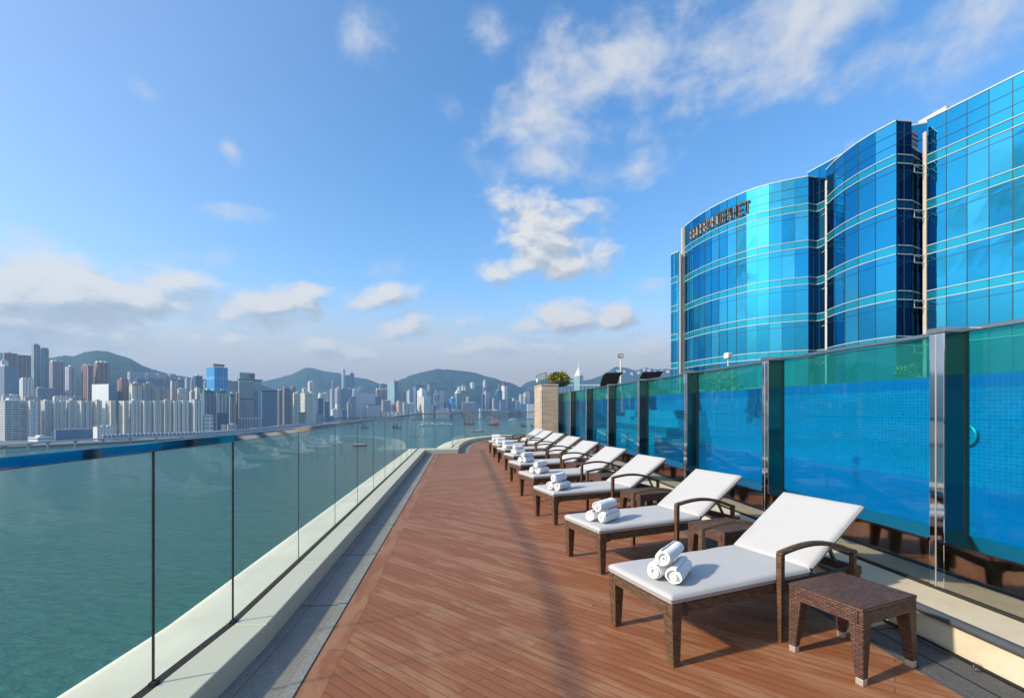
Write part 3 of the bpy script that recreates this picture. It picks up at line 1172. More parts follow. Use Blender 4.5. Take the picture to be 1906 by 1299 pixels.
# ------------------------------------------------------------------ sun loungers
def make_lounger():
    root = empty("sun_lounger", (0, 0, 0))
    # frame: aprons between the legs
    W = .335
    L_ = 1.90
    wv, cu = M['weave'], M['cushion']
    mb = MB()
    zt, zb = .393, .323
    mb.box((L_ / 2, -W + .022, (zt + zb) / 2), (L_, .044, zt - zb))
    mb.box((L_ / 2, W - .022, (zt + zb) / 2), (L_, .044, zt - zb))
    mb.box((.022, 0, (zt + zb) / 2 - .002), (.044, 2 * W - .09, zt - zb - .004))
    mb.box((L_ - .022, 0, (zt + zb) / 2 - .002), (.044, 2 * W - .09, zt - zb - .004))
    mb.box((1.26, 0, .345), (.04, 2 * W - .09, .03))
    fr = mb.build("frame", wv, root, bevel=.010)
    mb = MB()
    for k in range(9):
        mb.box((.10 + k * .135, 0, .378), (.05, 2 * W - .09, .012))
    mb.build("slat_base", M['trim'], root)
    for s in (-1, 1):
        for x in (.040, 1.84):
            mb = MB()
            t, b = .040, .026
            cx = x if x < 1 else 1.80
            ox = .006 if x < 1 else -.006
            yy = s * (W - .040)
            top = [(x - t, yy - t, .325), (x + t, yy - t, .325), (x + t, yy + t, .325), (x - t, yy + t, .325)]
            xb, yb = x + ox, yy + s * .008
            bot = [(xb - b, yb - b, 0), (xb + b, yb - b, 0), (xb + b, yb + b, 0), (xb - b, yb + b, 0)]
            mb.taper(top, bot)
            # bracket where leg meets apron
            sx = 1 if x < 1 else -1
            mb.taper([(x + sx * t, yy - .018, .330), (x + sx * (t + .05), yy - .018, .330), (x + sx * (t + .05), yy + .018, .330), (x + sx * t, yy + .018, .330)][::1 if sx > 0 else -1],
                     [(x + sx * t, yy - .018, .285), (x + sx * (t + .004), yy - .018, .285), (x + sx * (t + .004), yy + .018, .285), (x + sx * t, yy + .018, .285)][::1 if sx > 0 else -1])
            mb.build("leg", wv, root, bevel=.010)
        # arm: post from the deck, arched rest, short rear post
        mb = MB()
        ya = s * (W + .022)
        mb.taper([(.925, ya - .021, .61), (.967, ya - .021, .61), (.967, ya + .021, .61), (.925, ya + .021, .61)],
                 [(.925, ya - .019, 0), (.963, ya - .019, 0), (.963, ya + .019, 0), (.925, ya + .019, 0)])
        pts = []
        for k in range(13):
            q = k / 12
            pts.append((.935 + .83 * q, ya, .610 + .045 * math.sin(math.pi * min(1, q * 1.05)) - .085 * q ** 2.2))
        rows = []
        for p in pts:
            rows.append([(p[0], p[1] - .023, p[2] - .014), (p[0], p[1] - .023, p[2] + .010), (p[0], p[1] - .012, p[2] + .018), (p[0], p[1] + .012, p[2] + .018), (p[0], p[1] + .023, p[2] + .010), (p[0], p[1] + .023, p[2] - .014)])
        mb.grid(rows, 0, True, closed_u=True)
        mb.face(rows[0]); mb.face(list(reversed(rows[-1])))
        e = pts[-1]
        mb.taper([(e[0] - .035, ya - .020, e[2] + .004), (e[0], ya - .020, e[2] + .004), (e[0], ya + .020, e[2] + .004), (e[0] - .035, ya + .020, e[2] + .004)],
                 [(e[0] - .035, ya - .020, .33), (e[0], ya - .020, .33), (e[0], ya + .020, .33), (e[0] - .035, ya + .020, .33)])
        mb.build("armrest", wv, root, bevel=.005)
    # seat cushion with a rounded soft edge
    def cushion(name, L2, wd, th, sag, seed):
        mb = MB()
        nx, ny = 26, 12
        rows = []
        top, bot = [], []
        for i in range(nx + 1):
            for layer in (0,):
                pass
        def edge(q):   # rounded plan edge
            return q
        prof = [(0.0, .0), (.012, .55), (.03, .85), (.06, 1.0)]
        xs = [0, .006, .018, .04] + [.04 + (L2 - .08) * k / 16 for k in range(1, 16)] + [L2 - .04, L2 - .018, L2 - .006, L2]
        ysr = [0, .006, .018, .04] + [.04 + (wd - .08) * k / 8 for k in range(1, 8)] + [wd - .04, wd - .018, wd - .006, wd]

        def hh(x, y):
            m = min(x, L2 - x, y, wd - y)
            r = .034
            k = 1.0 if m >= r else math.sqrt(max(0, 1 - (1 - m / r) ** 2))
            nz = noise.noise(Vector((x * 3 + seed, y * 3, 0))) * .007 + noise.noise(Vector((x * 9 + seed, y * 7, 3))) * .004
            return k, nz
        T, B = [], []
        for x in xs:
            T.append([])
            B.append([])
            for y in ysr:
                k, nz = hh(x, y)
                z = th / 2 + (th / 2 - .004) * k + nz * k + sag * math.sin(math.pi * x / L2) * math.sin(math.pi * y / wd)
                T[-1].append((x, y - wd / 2, z))
                B[-1].append((x, y - wd / 2, th / 2 - (th / 2) * min(1, k * 1.2)))
        mb.grid(T, 0, True)
        mb.grid([list(reversed(r)) for r in B], 1, True)
        per = [(0, j) for j in range(len(ysr))] + [(i, len(ysr) - 1) for i in range(1, len(xs))] + [(len(xs) - 1, j) for j in range(len(ysr) - 2, -1, -1)] + [(i, 0) for i in range(len(xs) - 2, 0, -1)]
        ring = [T[i][j] for i, j in per]
        o = mb.build(name, [cu, cu], recalc=True)
        pm = MB()
        pm.tube(ring + [ring[0]], .0035, 6, caps=False)
        p = pm.build("piping", M['piping'])
        p.parent = o
        return o
    s1 = cushion("seat_cushion", 1.30, 2 * W + .005, .070, -.004, 1.0)
    s1.parent = root
    s1.location = (-.006, 0, .392)
    s2 = cushion("back_cushion", .76, 2 * W + .005, .070, .004, 7.0)
    s2.parent = root
    s2.location = (1.300, 0, .405)
    s2.rotation_euler = (0, R(-33), 0)
    # backrest frame under the back cushion and its prop
    mb = MB()
    for s in (-1, 1):
        mb.bar((1.31, s * .27, .392), (1.31 + .74 * math.cos(R(33)), s * .27, .392 + .74 * math.sin(R(33))), .035, .022)
    for k in range(5):
        q = .12 + .145 * k
        c = (1.31 + q * math.cos(R(33)), 0, .392 + q * math.sin(R(33)))
        mb.bar((c[0], -.27, c[2]), (c[0], .27, c[2]), .03, .016)
    mb.build("backrest_frame", wv, root)
    mb = MB()
    for s in (-1, 1):
        mb.bar((1.66, s * .20, .60), (1.80, s * .20, .37), .022, .022)
    mb.bar((1.66, -.20, .60), (1.66, .20, .60), .02, .02)
    mb.build("backrest_prop", M['trim'], root)
    for s in (-1, 1):
        for c, d, a in (((1.285, s * (W - .01), .43), (.012, .05, .05), .4), ((.105, s * (W - .012), .358), (.014, .052, .078), 0), ((.945, s * (W - .005), .358), (.012, .060, .078), 0)):
            mb = MB()
            mb.box(c, d, a)
            mb.build("strap", M['black'], root)
    return root


ORD = ["first", "second", "third", "fourth", "fifth", "sixth", "seventh", "eighth", "last"]
spots = [(.78, 3.537, 23.5), (.636, 5.19, 23.8), (.383, 7.15, 21.5), (.178, 8.80, 22), (-.017, 10.57, 22), (-.16, 12.40, 22), (-.40, 14.12, 22), (-.60, 15.75, 22), (-.80, 17.25, 22)]
proto = make_lounger()
loungers = []
where = ["closest to the camera beside the lone dark side table", "second in the row from the camera", "third in the row from the camera", "fourth in the row from the camera",
         "fifth in the row, in the middle of it", "sixth in the row from the camera", "seventh in the row, third from its far end", "eighth in the row, next to the far end", "at the far end of the row by the tan stone block"]
for i, (x, y, a) in enumerate(spots):
    o = proto if i == 0 else copy_tree(proto)
    a = R(a)
    o.rotation_euler = (0, 0, a)
    # spot = foot of the far front leg; local far front leg sits at (.04, .303)
    lx, ly = .046, .303
    o.location = (x - (lx * math.cos(a) - ly * math.sin(a)), y - (lx * math.sin(a) + ly * math.cos(a)), .001)
    tag(o, "white cushioned sun lounger, " + where[i], "sun lounger", "sun loungers in a row along the pool wall")
    loungers.append(o)


# ------------------------------------------------------------------ rolled towels
def make_towel(seed):
    rnd = random.Random(seed)
    mb = MB()
    r1, turns, th, Ln = .061, 3.3, .0125, .30
    n = 110
    sp = []
    for k in range(n + 1):
        q = k / n
        ang = q * turns * 2 * math.pi
        r = .012 + (r1 - .012) * q ** .9
        r *= 1 + .05 * math.sin(ang * 2 + seed) + .02 * math.sin(ang * 5 + seed * 2)
        sp.append((r * math.cos(ang), r * math.sin(ang)))
    outer = sp
    inner = []
    for k, (y, z) in enumerate(sp):
        r = math.hypot(y, z)
        s = max(.15, (r - th * .86) / r)
        inner.append((y * s, z * s))
    prof = outer + list(reversed(inner))
    rows = []
    xs = [-.150, -.147, -.140, -.125, -.09, -.045, 0, .045, .09, .125, .140, .147, .150]
    for x in xs:
        e = 1 - (abs(x) / .15) ** 10
        row = []
        for j, (y, z) in enumerate(prof):
            r = math.hypot(y, z)
            shrink = .93 + .07 * math.sqrt(max(0, e)) if r > .045 else 1
            w = 1 + .065 * noise.noise(Vector((x * 9 + seed, y * 22, z * 22))) + .03 * noise.noise(Vector((x * 30, y * 50 + seed, z * 50)))
            k = (j if j <= n else 2 * n + 1 - j) / n
            tele = .010 * math.sin(k * 7 + seed) * (x / .15) + .012 * (1 - k) * (-1 if x < 0 else 1) * .3
            row.append((x + tele, y * shrink * w, z * shrink * w + .004 * noise.noise(Vector((x * 7, seed, 0)))))
        rows.append(row)
    mb.grid(rows, 0, True, closed_u=True)
    m = len(prof)
    for rr, flip in ((rows[0], False), (rows[-1], True)):
        for k in range(n):
            f = [rr[k], rr[k + 1], rr[m - 2 - k], rr[m - 1 - k]]
            mb.face(f if flip else list(reversed(f)))
    # solid core so that no light passes the windings
    mb.tube([(-.143, 0, 0), (.143, 0, 0)], .018, 10)
    o = mb.build("towel", M['terry'], recalc=True)
    return o


tw = [make_towel(k * 3.7 + 1) for k in range(3)]
used = set()
pos_word = ["lower near", "lower far", "topmost"]
for i, L in enumerate(loungers):
    a = L.rotation_euler.z
    rnd = random.Random(20 + i)
    rot = R(28 + rnd.uniform(-5, 5)) if i < 7 else R(rnd.uniform(-14, 4))
    cx, cy = (.215 + rnd.uniform(-.02, .03), -.085 + rnd.uniform(-.02, .03)) if i < 7 else (.20, .05)
    if i in (5, 6):
        rot = R(12)
    for k in range(3):
        off = (-.064, .064, 0)[k]
        dz = (.0, .0, .106)[k]
        px = cx - off * math.sin(rot) * -1 * -1 + (rnd.uniform(-.01, .01) if k else 0)
        py = cy + off * math.cos(rot)
        src = tw[(i + k) % 3]
        if (i + k) % 3 in used:
            o = src.copy()
            col.objects.link(o)
        else:
            o = src
            used.add((i + k) % 3)
        wx = L.location.x + px * math.cos(a) - py * math.sin(a)
        wy = L.location.y + px * math.sin(a) + py * math.cos(a)
        o.location = (wx, wy, .460 + .057 + dz)
        o.scale = (rnd.uniform(.94, 1.05), rnd.uniform(.97, 1.05), rnd.uniform(.90, .98))
        o.rotation_euler = (rnd.choice([0.0, .5, -.6, 2.9]), 0, a + rot + (rnd.uniform(-.05, .05)))
        ordn = ORD[i] if i < 8 else "ninth and last"
        tag(o, f"white rolled towel, {pos_word[k]} of three on the {ordn} lounger from the camera", "towel", "rolled towels stacked in threes on the loungers")


# ------------------------------------------------------------------ side tables
def make_table():
    root = empty("side_table", (0, 0, 0))
    wv = M['weave_table']
    a, b, h = .275, .235, .452
    mb = MB()
    mb.box((0, 0, h - .012), (2 * a, 2 * b, .024))
    mb.build("table_top", wv, root, bevel=.009)
    mb = MB()
    for s in (-1, 1):
        mb.box((0, s * (b - .018), h - .062), (2 * a - .01, .030, .078))
        mb.box((s * (a - .018), 0, h - .062), (.030, 2 * b - .07, .078))
    mb.build("apron", wv, root, bevel=.006)
    for sx in (-1, 1):
        for sy in (-1, 1):
            mb = MB()
            t0, t1 = .042, .024
            x, y = sx * (a - .045), sy * (b - .045)
            xb, yb = sx * (a - .026), sy * (b - .026)
            zt, zb = h - .098, .040
            mb.taper([(x - t0, y - t0, zt), (x + t0, y - t0, zt), (x + t0, y + t0, zt), (x - t0, y + t0, zt)],
                     [(xb - t1, yb - t1, zb), (xb + t1, yb - t1, zb), (xb + t1, yb + t1, zb), (xb - t1, yb + t1, zb)])
            lg = mb.build("leg", wv, root, bevel=.007)
            mb = MB()
            mb.box((xb, yb, .020), (.043, .043, .040))
            f = mb.build("foot", M['alu'], bevel=.003)
            f.parent = lg
    return root


tp = make_table()
tab0 = (2.197, 3.068)
twhere = ["standing alone nearest the camera, its four metal feet in view", "between the first and second loungers", "between the second and third loungers", "between the third and fourth loungers", "between the fourth and fifth loungers",
          "between the fifth and sixth loungers", "between the sixth and seventh loungers", "between the seventh and eighth loungers", "between the eighth and last loungers"]
for i, (x, y, a) in enumerate(spots):
    o = tp if i == 0 else copy_tree(tp)
    dx = 1.417 + (.10 if i in (1, 2, 3, 4) else .05 if i else 0)
    o.location = (x + dx, y - .469 + (.05 if i else 0), .001)
    o.rotation_euler = (0, 0, R(a + (.0 if i == 0 else -1 + (i % 3))))
    tag(o, "dark brown woven side table " + twhere[i], "side table", "woven side tables between the loungers")

# ------------------------------------------------------------------ stone block at the end of the pool wall, planter, glass screen
sb = empty("stone_block", (1.3, 19.0, 0))
tag(sb, "tan travertine clad block closing the far end of the pool wall", "stone block")
bx = [(1.20, 19.0), (1.86, 19.06), (1.66, 21.1), (.995, 21.0)]
for k, (z0, z1) in enumerate(((.0, .86), (.866, 1.66), (1.666, 2.53))):
    mb = MB()
    mb.prism(bx, z0, z1)
    rel(mb.build("cladding_panel", M['stone'], bevel=.004), sb)
mb = MB()
cxm, cym = 1.43, 20.04
mb.prism([(cxm + (p[0] - cxm) * 1.05, cym + (p[1] - cym) * 1.02) for p in bx], 2.534, 2.60)
rel(mb.build("coping", M['stone'], bevel=.006), sb)
mb = MB()
mb.tube([(1.13, 18.98, .3), (1.13, 18.98, 2.35), (1.16, 19.02, 2.5)], .014, 8)
rel(mb.build("conduit", M['alu']), sb)

M['leaf_y'] = m_plain("yellow green leaf", (.30, .27, .03), .6, var=.5, scale=8)
M['leaf_g'] = m_plain("mid green leaf", (.06, .11, .022), .6, var=.4, scale=8)
M['pot'] = m_plain("grey green planter bowl", (.10, .13, .11), .6)


def bush(name, label, x, y, z, r, h, n, pot=True, seed=0, cat="planter", group=None, mats=('leaf_y', 'leaf_g')):
    root = empty(name, (x, y, z))
    rnd = random.Random(seed)
    mb = MB()
    for k in range(n):
        th = rnd.uniform(0, 2 * math.pi)
        q = rnd.random() ** .45
        zz = rnd.uniform(0, 1)
        rr = r * q * math.sqrt(max(.05, 1 - (zz * .95) ** 2.4)) * (1 + .22 * math.sin(th * 3 + seed) + .12 * math.sin(th * 7))
        c = Vector((rr * math.cos(th), rr * math.sin(th), h * zz * (1 + .12 * math.sin(th * 5)) + (.22 if pot else .05)))
        if rnd.random() < .10:
            c = Vector((c.x * 1.22, c.y * 1.22, c.z + rnd.uniform(0, .09)))
        d = Vector((rnd.gauss(0, 1), rnd.gauss(0, 1), rnd.gauss(.4, .8))).normalized()
        s = d.cross(Vector((rnd.random(), rnd.random(), rnd.random()))).normalized()
        l, w = rnd.uniform(.05, .10), rnd.uniform(.018, .035)
        mb.face([c - d * l * .5, c + s * w, c + d * l * .5, c - s * w], None, 0 if rnd.random() < .6 else 1)
    mb.build("foliage", [M[mats[0]], M[mats[1]]], root, recalc=False)
    mb = MB()
    for k in range(9):
        th = k * .7
        mb.tube([(0, 0, .1), (r * .3 * math.cos(th), r * .3 * math.sin(th), h * .5), (r * .6 * math.cos(th), r * .6 * math.sin(th), h * .85)], [.012, .008, .004], 5)
    mb.build("stem", M['weave'], root)
    if pot:
        mb = MB()
        ring = lambda rad, zz: [(rad * math.cos(2 * math.pi * j / 28), rad * math.sin(2 * math.pi * j / 28), zz) for j in range(28)]
        mb.grid([ring(r * .55, 0), ring(r * .85, .06), ring(r * 1.12, .17), ring(r * 1.18, .20), ring(r * 1.10, .20), ring(r * .95, .16), ring(.01, .15)], 0, True, closed_u=True)
        mb.build("bowl", M['pot'], root)
    tag(root, label, cat, group)
    return root


bush("planter", "broad bowl planter of yellow green shrub on top of the tan stone block", 1.98, 20.2, 2.55, .47, .36, 1900, seed=3)
gs = empty("glass_screen", (1.15, 20.2, 2.60))
tag(gs, "clear glass wind screen standing on the tan stone block beside the planter", "glass screen")
q = [(1.18, 19.9), (1.08, 20.9), (2.5, 21.0)]
pane((1.40, 19.5), (1.13, 20.2), 2.60, 3.08, .012, "glass_panel", M['rail_glass'], gs)
pane((1.13, 20.2), (1.05, 20.95), 2.60, 3.04, .012, "glass_panel", M['rail_glass'], gs)
pane((1.05, 20.97), (2.6, 21.1), 2.60, 3.10, .012, "glass_panel", M['rail_glass'], gs)
mb = MB()
mb.bar((1.40, 19.5, 2.6), (1.40, 19.5, 3.12), .03, .03)
mb.bar((1.40, 19.5, 3.10), (1.13, 20.2, 3.06), .02, .02)
mb.bar((1.13, 20.2, 3.06), (1.05, 20.95, 3.0), .02, .02)
rel(mb.build("steel_frame", M['trim']), gs)
fl = empty("floodlight", (1.13, 19.05, 2.6))
mb = MB(); mb.bar((1.13, 19.02, 2.45), (1.10, 19.0, 2.68), .02, .02); rel(mb.build("bracket", M['alu']), fl)
mb = MB(); mb.box((1.06, 18.98, 2.74), (.16, .12, .14), .5); rel(mb.build("lamp_housing", M['coping'], bevel=.02), fl)
tag(fl, "small white floodlight bracketed on the corner of the tan stone block", "floodlight")

# things on the upper pool deck
M['canopy'] = m_plain("black shell", (.004, .0035, .004), .9, spec=.1)


def shell_lounge(x, y, label, w, h, rz):
    root = empty("shell_lounge", (x, y, 1.96), rz)
    mb = MB()
    rows_o, rows_i = [], []
    for k in range(13):
        q = k / 12
        a = R(-8 + 92 * q)
        yy, zz = h * 1.05 * (1 - math.cos(a)) * .9, .12 + h * math.sin(a)
        rows_o.append([(-w / 2 + w * j / 4, yy, zz) for j in range(5)])
        rows_i.append([(-w / 2 + w * j / 4, yy + .03, zz - .025) for j in range(5)])
    mb.grid(rows_o, 0, True)
    mb.grid([list(reversed(r)) for r in rows_i], 0, True)
    for j in (0, 4):
        mb.grid([[r[j] for r in rows_o], [r[j] for r in rows_i]], 0, False)
    mb.grid([rows_o[-1], rows_i[-1]], 0, False)
    mb.build("hood", M['canopy'], root)
    mb = MB()
    mb.box((0, .45, .10), (w, .95, .16))
    mb.build("base", M['weave'], root, bevel=.02)
    mb = MB()
    mb.box((0, .48, .22), (w * .9, .85, .09))
    mb.build("cushion", M['cushion'], root, bevel=.03)
    tag(root, label, "daybed", "black hooded daybeds on the upper deck")


shell_lounge(3.24, 16.0, "black curved hood of the daybed nearer the tan stone block", .60, .80, R(-32))
shell_lounge(3.70, 12.9, "black curved hood of the daybed beyond the fifth steel post", .55, .58, R(-36))

lp = empty("lamp_post", (5.05, 22.0, 1.96))
mb = MB(); mb.tube([(0, 0, 0), (0, 0, .2), (0, 0, 2.0)], [.05, .032, .028], 10); mb.build("pole", M['coping'], lp)
mb = MB(); mb.box((0, -.04, 2.1), (.24, .12, .18)); mb.build("lamp_head", M['trim'], lp, bevel=.02)
mb = MB(); mb.box((0, -.105, 2.1), (.19, .01, .12)); mb.build("lens", M['alu'], lp)
tag(lp, "slim white lamp post with square floodlight head rising above the pool wall", "lamp post")


def low_fence(pts, name, label, h=.55, z=2.0):
    root = empty(name, (*pts[0], z))
    dense = []
    for a, b in zip(pts[:-1], pts[1:]):
        n = max(1, int(math.dist(a, b) / .16))
        dense += [(a[0] + (b[0] - a[0]) * j / n, a[1] + (b[1] - a[1]) * j / n) for j in range(n)]
    dense.append(pts[-1])
    mb = MB()
    mb.tube([(*p, z + h) for p in dense], .022, 6)
    mb.tube([(*p, z + .06) for p in dense], .016, 6)
    rel(mb.build("rail", M['fence']), root)
    mb = MB()
    for p in dense:
        mb.bar((*p, z), (*p, z + h), .018, .018)
    rel(mb.build("baluster_grille", M['fence']), root)
    tag(root, label, "fence")


M['fence'] = m_plain("pale turquoise paint", (.40, .60, .60), .5)
low_fence([(1.9, 21.3), (3.0, 21.0), (3.9, 20.6)], "railing", "pale turquoise railing between the planter and the black hooded daybed", .62, 2.02)
low_fence([(3.55, 18.5), (4.2, 19.3), (5.0, 19.6), (5.9, 19.4)], "curved_railing", "pale curved railing at the foot of the slim lamp post", .62, 2.02)
wl = empty("wall_light", tuple(wp(7.0, .25)) + (2.235,))
x0, y0 = wp(7.0, .25)
mb = MB(); mb.tube([(x0, y0, 2.235), (x0, y0, 2.36)], .012, 8); rel(mb.build("stem", M['alu']), wl)
mb = MB(); mb.box((x0, y0, 2.40), (.10, .09, .09), .4); rel(mb.build("lamp_housing", M['coping'], bevel=.02), wl)
tag(wl, "small white box light on top of the pool wall below the hotel", "light")
for k, (u, d, r) in enumerate(((1340, 10.5, .46), (1690, 10.2, .26))):
    X = (u - 953) / FPX * d
    bush("shrub", ["round yellow green shrub seen through the fifth glass panel", "low yellow green shrub seen through the large glass panel", "small shrub on the pool deck seen through the large glass panel",
                   "yellow green shrub behind the glass panel nearest the camera"][k], X, d, 1.96, r, .5, 420, pot=False, seed=30 + k, cat="shrub", group="shrubs along the upper pool deck")
# ------------------------------------------------------------------ the hotel of curved blue glass
def m_towerglass(name, c, rough=.02, inner=(.004, .03, .07), share=.82):
    t = NT(name)
    co = t.coord('Object')
    n = t.noise(co, .16, 3)
    gl = t.n('BsdfGlossy')
    gl.inputs['Roughness'].default_value = rough
    lw = t.n('LayerWeight')
    lw.inputs['Blend'].default_value = .5
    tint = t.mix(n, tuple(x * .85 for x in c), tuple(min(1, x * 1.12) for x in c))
    # tint darkened at slanting views, standing in for darker sky reflections
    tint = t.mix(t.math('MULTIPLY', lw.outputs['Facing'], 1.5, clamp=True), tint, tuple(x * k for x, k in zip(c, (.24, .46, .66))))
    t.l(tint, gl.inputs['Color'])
    t.l(t.bump(t.noise(co, .55, 2), .10, .06), gl.inputs['Normal'])
    df = t.n('BsdfDiffuse')
    df.inputs['Color'].default_value = (*inner, 1)
    mx = t.n('MixShader')
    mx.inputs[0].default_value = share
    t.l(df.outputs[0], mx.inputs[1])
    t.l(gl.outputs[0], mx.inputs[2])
    return t.done(mx.outputs[0])


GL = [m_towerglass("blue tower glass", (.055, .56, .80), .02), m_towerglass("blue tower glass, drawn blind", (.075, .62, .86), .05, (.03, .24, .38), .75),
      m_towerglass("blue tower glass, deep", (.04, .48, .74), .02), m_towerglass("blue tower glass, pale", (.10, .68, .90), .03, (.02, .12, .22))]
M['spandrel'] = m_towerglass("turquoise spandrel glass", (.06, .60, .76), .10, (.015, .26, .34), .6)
M['spandrel_dark'] = m_towerglass("shaded spandrel", (.02, .16, .24), .1, (.01, .05, .07), .6)  # darker copy of the spandrel, recess shade put into its colour
M['recess_glass'] = m_towerglass("dark recess glass", (.016, .085, .155), .03, (.004, .012, .028), .8)  # darker copy of the tower glass, recess shade put into its colour
M['rib'] = m_plain("white aluminium rib", (.44, .52, .54), .45)
M['mullion'] = m_plain("dark mullion", (.02, .06, .09), .4)
M['fin'] = m_plain("pale stone fin", (.56, .52, .45), .6)

hotel = empty("hotel_tower", (26, 42, 0))
tag(hotel, "curved blue glass hotel tower with white floor ribs and dark recesses behind the pool wall", "hotel")
HT = 22.9
FL0 = 20.41     # top rib of the first spandrel under the parapet
FLH = 3.36
SPH = .65
ZB = 1.97
rndh = random.Random(3)


def resample(pts, step):
    ps = [Vector(p) for p in pts]
    # smooth catmull-rom
    dense = []
    for i in range(len(ps) - 1):
        p0, p1, p2, p3 = ps[max(i - 1, 0)], ps[i], ps[i + 1], ps[min(i + 2, len(ps) - 1)]
        for k in range(24):
            t = k / 24
            dense.append(.5 * ((2 * p1) + (p2 - p0) * t + (2 * p0 - 5 * p1 + 4 * p2 - p3) * t * t + (3 * p1 - p0 - 3 * p2 + p3) * t ** 3))
    dense.append(ps[-1])
    tot = sum((b - a).length for a, b in zip(dense[:-1], dense[1:]))
    n = max(1, round(tot / step))
    out = [dense[0]]
    acc, target = 0.0, tot / n
    for a, b in zip(dense[:-1], dense[1:]):
        seg = (b - a).length
        while acc + seg >= target * len(out) - 1e-6 and len(out) < n:
            out.append(a.lerp(b, (target * len(out) - acc) / seg))
        acc += seg
    out.append(dense[-1])
    return out


def spandrels(ztop):
    z = FL0
    out = []
    while z > ZB:
        out.append((z, z - SPH))
        z -= FLH
    return out


def glass_bay(pts, step, ztop=HT, dark=False, parapet=True):
    P = resample(pts, step) if len(pts) > 2 else [Vector(pts[0]).lerp(Vector(pts[1]), k / max(1, round(math.dist(*pts) / step))) for k in range(max(1, round(math.dist(*pts) / step)) + 1)]
    N_ = []
    for i in range(len(P)):
        d = (P[min(i + 1, len(P) - 1)] - P[max(i - 1, 0)]).normalized()
        N_.append(Vector((d.y, -d.x)))      # outward = to the right of travel
    if N_[len(N_) // 2].dot(-P[len(P) // 2]) < 0:
        N_ = [-n for n in N_]
    sp = [s for s in spandrels(ztop) if s[0] < ztop]
    vis = MB()
    levels = []          # vision rows
    top = ztop
    for (a, b) in sp:
        levels.append((top, a))
        top = b
    levels.append((top, ZB))
    thick = .12
    for i in range(len(P) - 1):
        a, b = P[i], P[i + 1]
        for (z1, z0) in levels:
            if z1 - z0 < .05:
                continue
            cuts = [z1, z0]
            if z1 == ztop and z1 - z0 > 2:
                cuts = [z1, z1 - (z1 - z0) * .36, z1 - (z1 - z0) * .70, z0]
            elif z1 - z0 > 2:
                cuts = [z1, z1 - .52, z0]
            mi = rndh.choice([0, 0, 0, 0, 1, 2, 2, 3]) if not dark else 0
            jit = [rndh.uniform(-.006, .006) for _ in range(4)]
            na, nb = N_[i], N_[i + 1]
            for q in range(len(cuts) - 1):
                u, l = cuts[q], cuts[q + 1]
                pts4 = [(*(a + na * jit[0]), l), (*(b + nb * jit[1]), l), (*(b + nb * jit[2]), u), (*(a + na * jit[3]), u)]
                vis.face(pts4, None, mi)
    # backs so that the skin has depth
    for i in range(len(P) - 1):
        a, b = P[i] - N_[i] * thick, P[i + 1] - N_[i + 1] * thick
        vis.face([(*b, ZB), (*a, ZB), (*a, ztop), (*b, ztop)], None, 2 if not dark else 0)
        vis.face([(*P[i], ztop), (*P[i + 1], ztop), (*b, ztop), (*a, ztop)], None, 0)
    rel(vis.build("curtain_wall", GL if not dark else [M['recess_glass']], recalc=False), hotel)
    for (z1, z0) in sp:
        spa = MB()
        for i in range(len(P) - 1):
            spa.face([(*P[i], z0), (*P[i + 1], z0), (*P[i + 1], z1), (*P[i], z1)])
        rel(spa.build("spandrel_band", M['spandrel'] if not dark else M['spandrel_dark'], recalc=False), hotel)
    ml = MB()
    for i, p in enumerate(P):
        if 0 < i < len(P) - 1:
            q = p + N_[i] * .01
            ml.box((q.x, q.y, (ztop + ZB) / 2), (.035, .035, ztop - ZB - .02), math.atan2(N_[i].y, N_[i].x))
    for i in range(len(P) - 1):
        a, b = P[i] + N_[i] * .012, P[i + 1] + N_[i + 1] * .012
        for (z1, z0) in levels:
            if z1 == ztop and z1 - z0 > 2:
                for f in (.36, .70):
                    z = z1 - (z1 - z0) * f
                    ml.bar((*a, z), (*b, z), .03, .03)
            elif z1 - z0 > 2:
                ml.bar((*a, z1 - .52), (*b, z1 - .52), .03, .025)
    rel(ml.build("mullion_grid", M['mullion']), hotel)
    off = lambda k, d: P[k] + N_[k] * d
    for (z1, z0) in sp:
        for z in (z1, z0):
            rb = MB()
            rows = [[(*off(k, d), z + dz) for k in range(len(P))] for d, dz in ((.0, -.026), (.06, -.026), (.06, .026), (.0, .026))]
            rb.grid(rows, 0, False)
            rel(rb.build("floor_rib", M['rib']), hotel)
    if parapet:
        rb = MB()
        rows = [[(*off(k, d), ztop + dz) for k in range(len(P))] for d, dz in ((-.14, -.02), (.05, -.03), (.05, .07), (-.14, .07))]
        rb.grid(rows, 0, False, closed_v=True)
        rel(rb.build("parapet_rib", M['rib']), hotel)
    return P


def col_fin(x, y, w, d, z1, mat=None, rz=0):
    mb = MB()
    mb.box((x, y, (ZB + z1) / 2), (w, d, z1 - ZB), rz)
    for k in range(6):
        z = FL0 - FLH * k
        if z < z1 - .3:
            pass
    rel(mb.build("stone_fin", mat or M['fin'], bevel=.02), hotel)


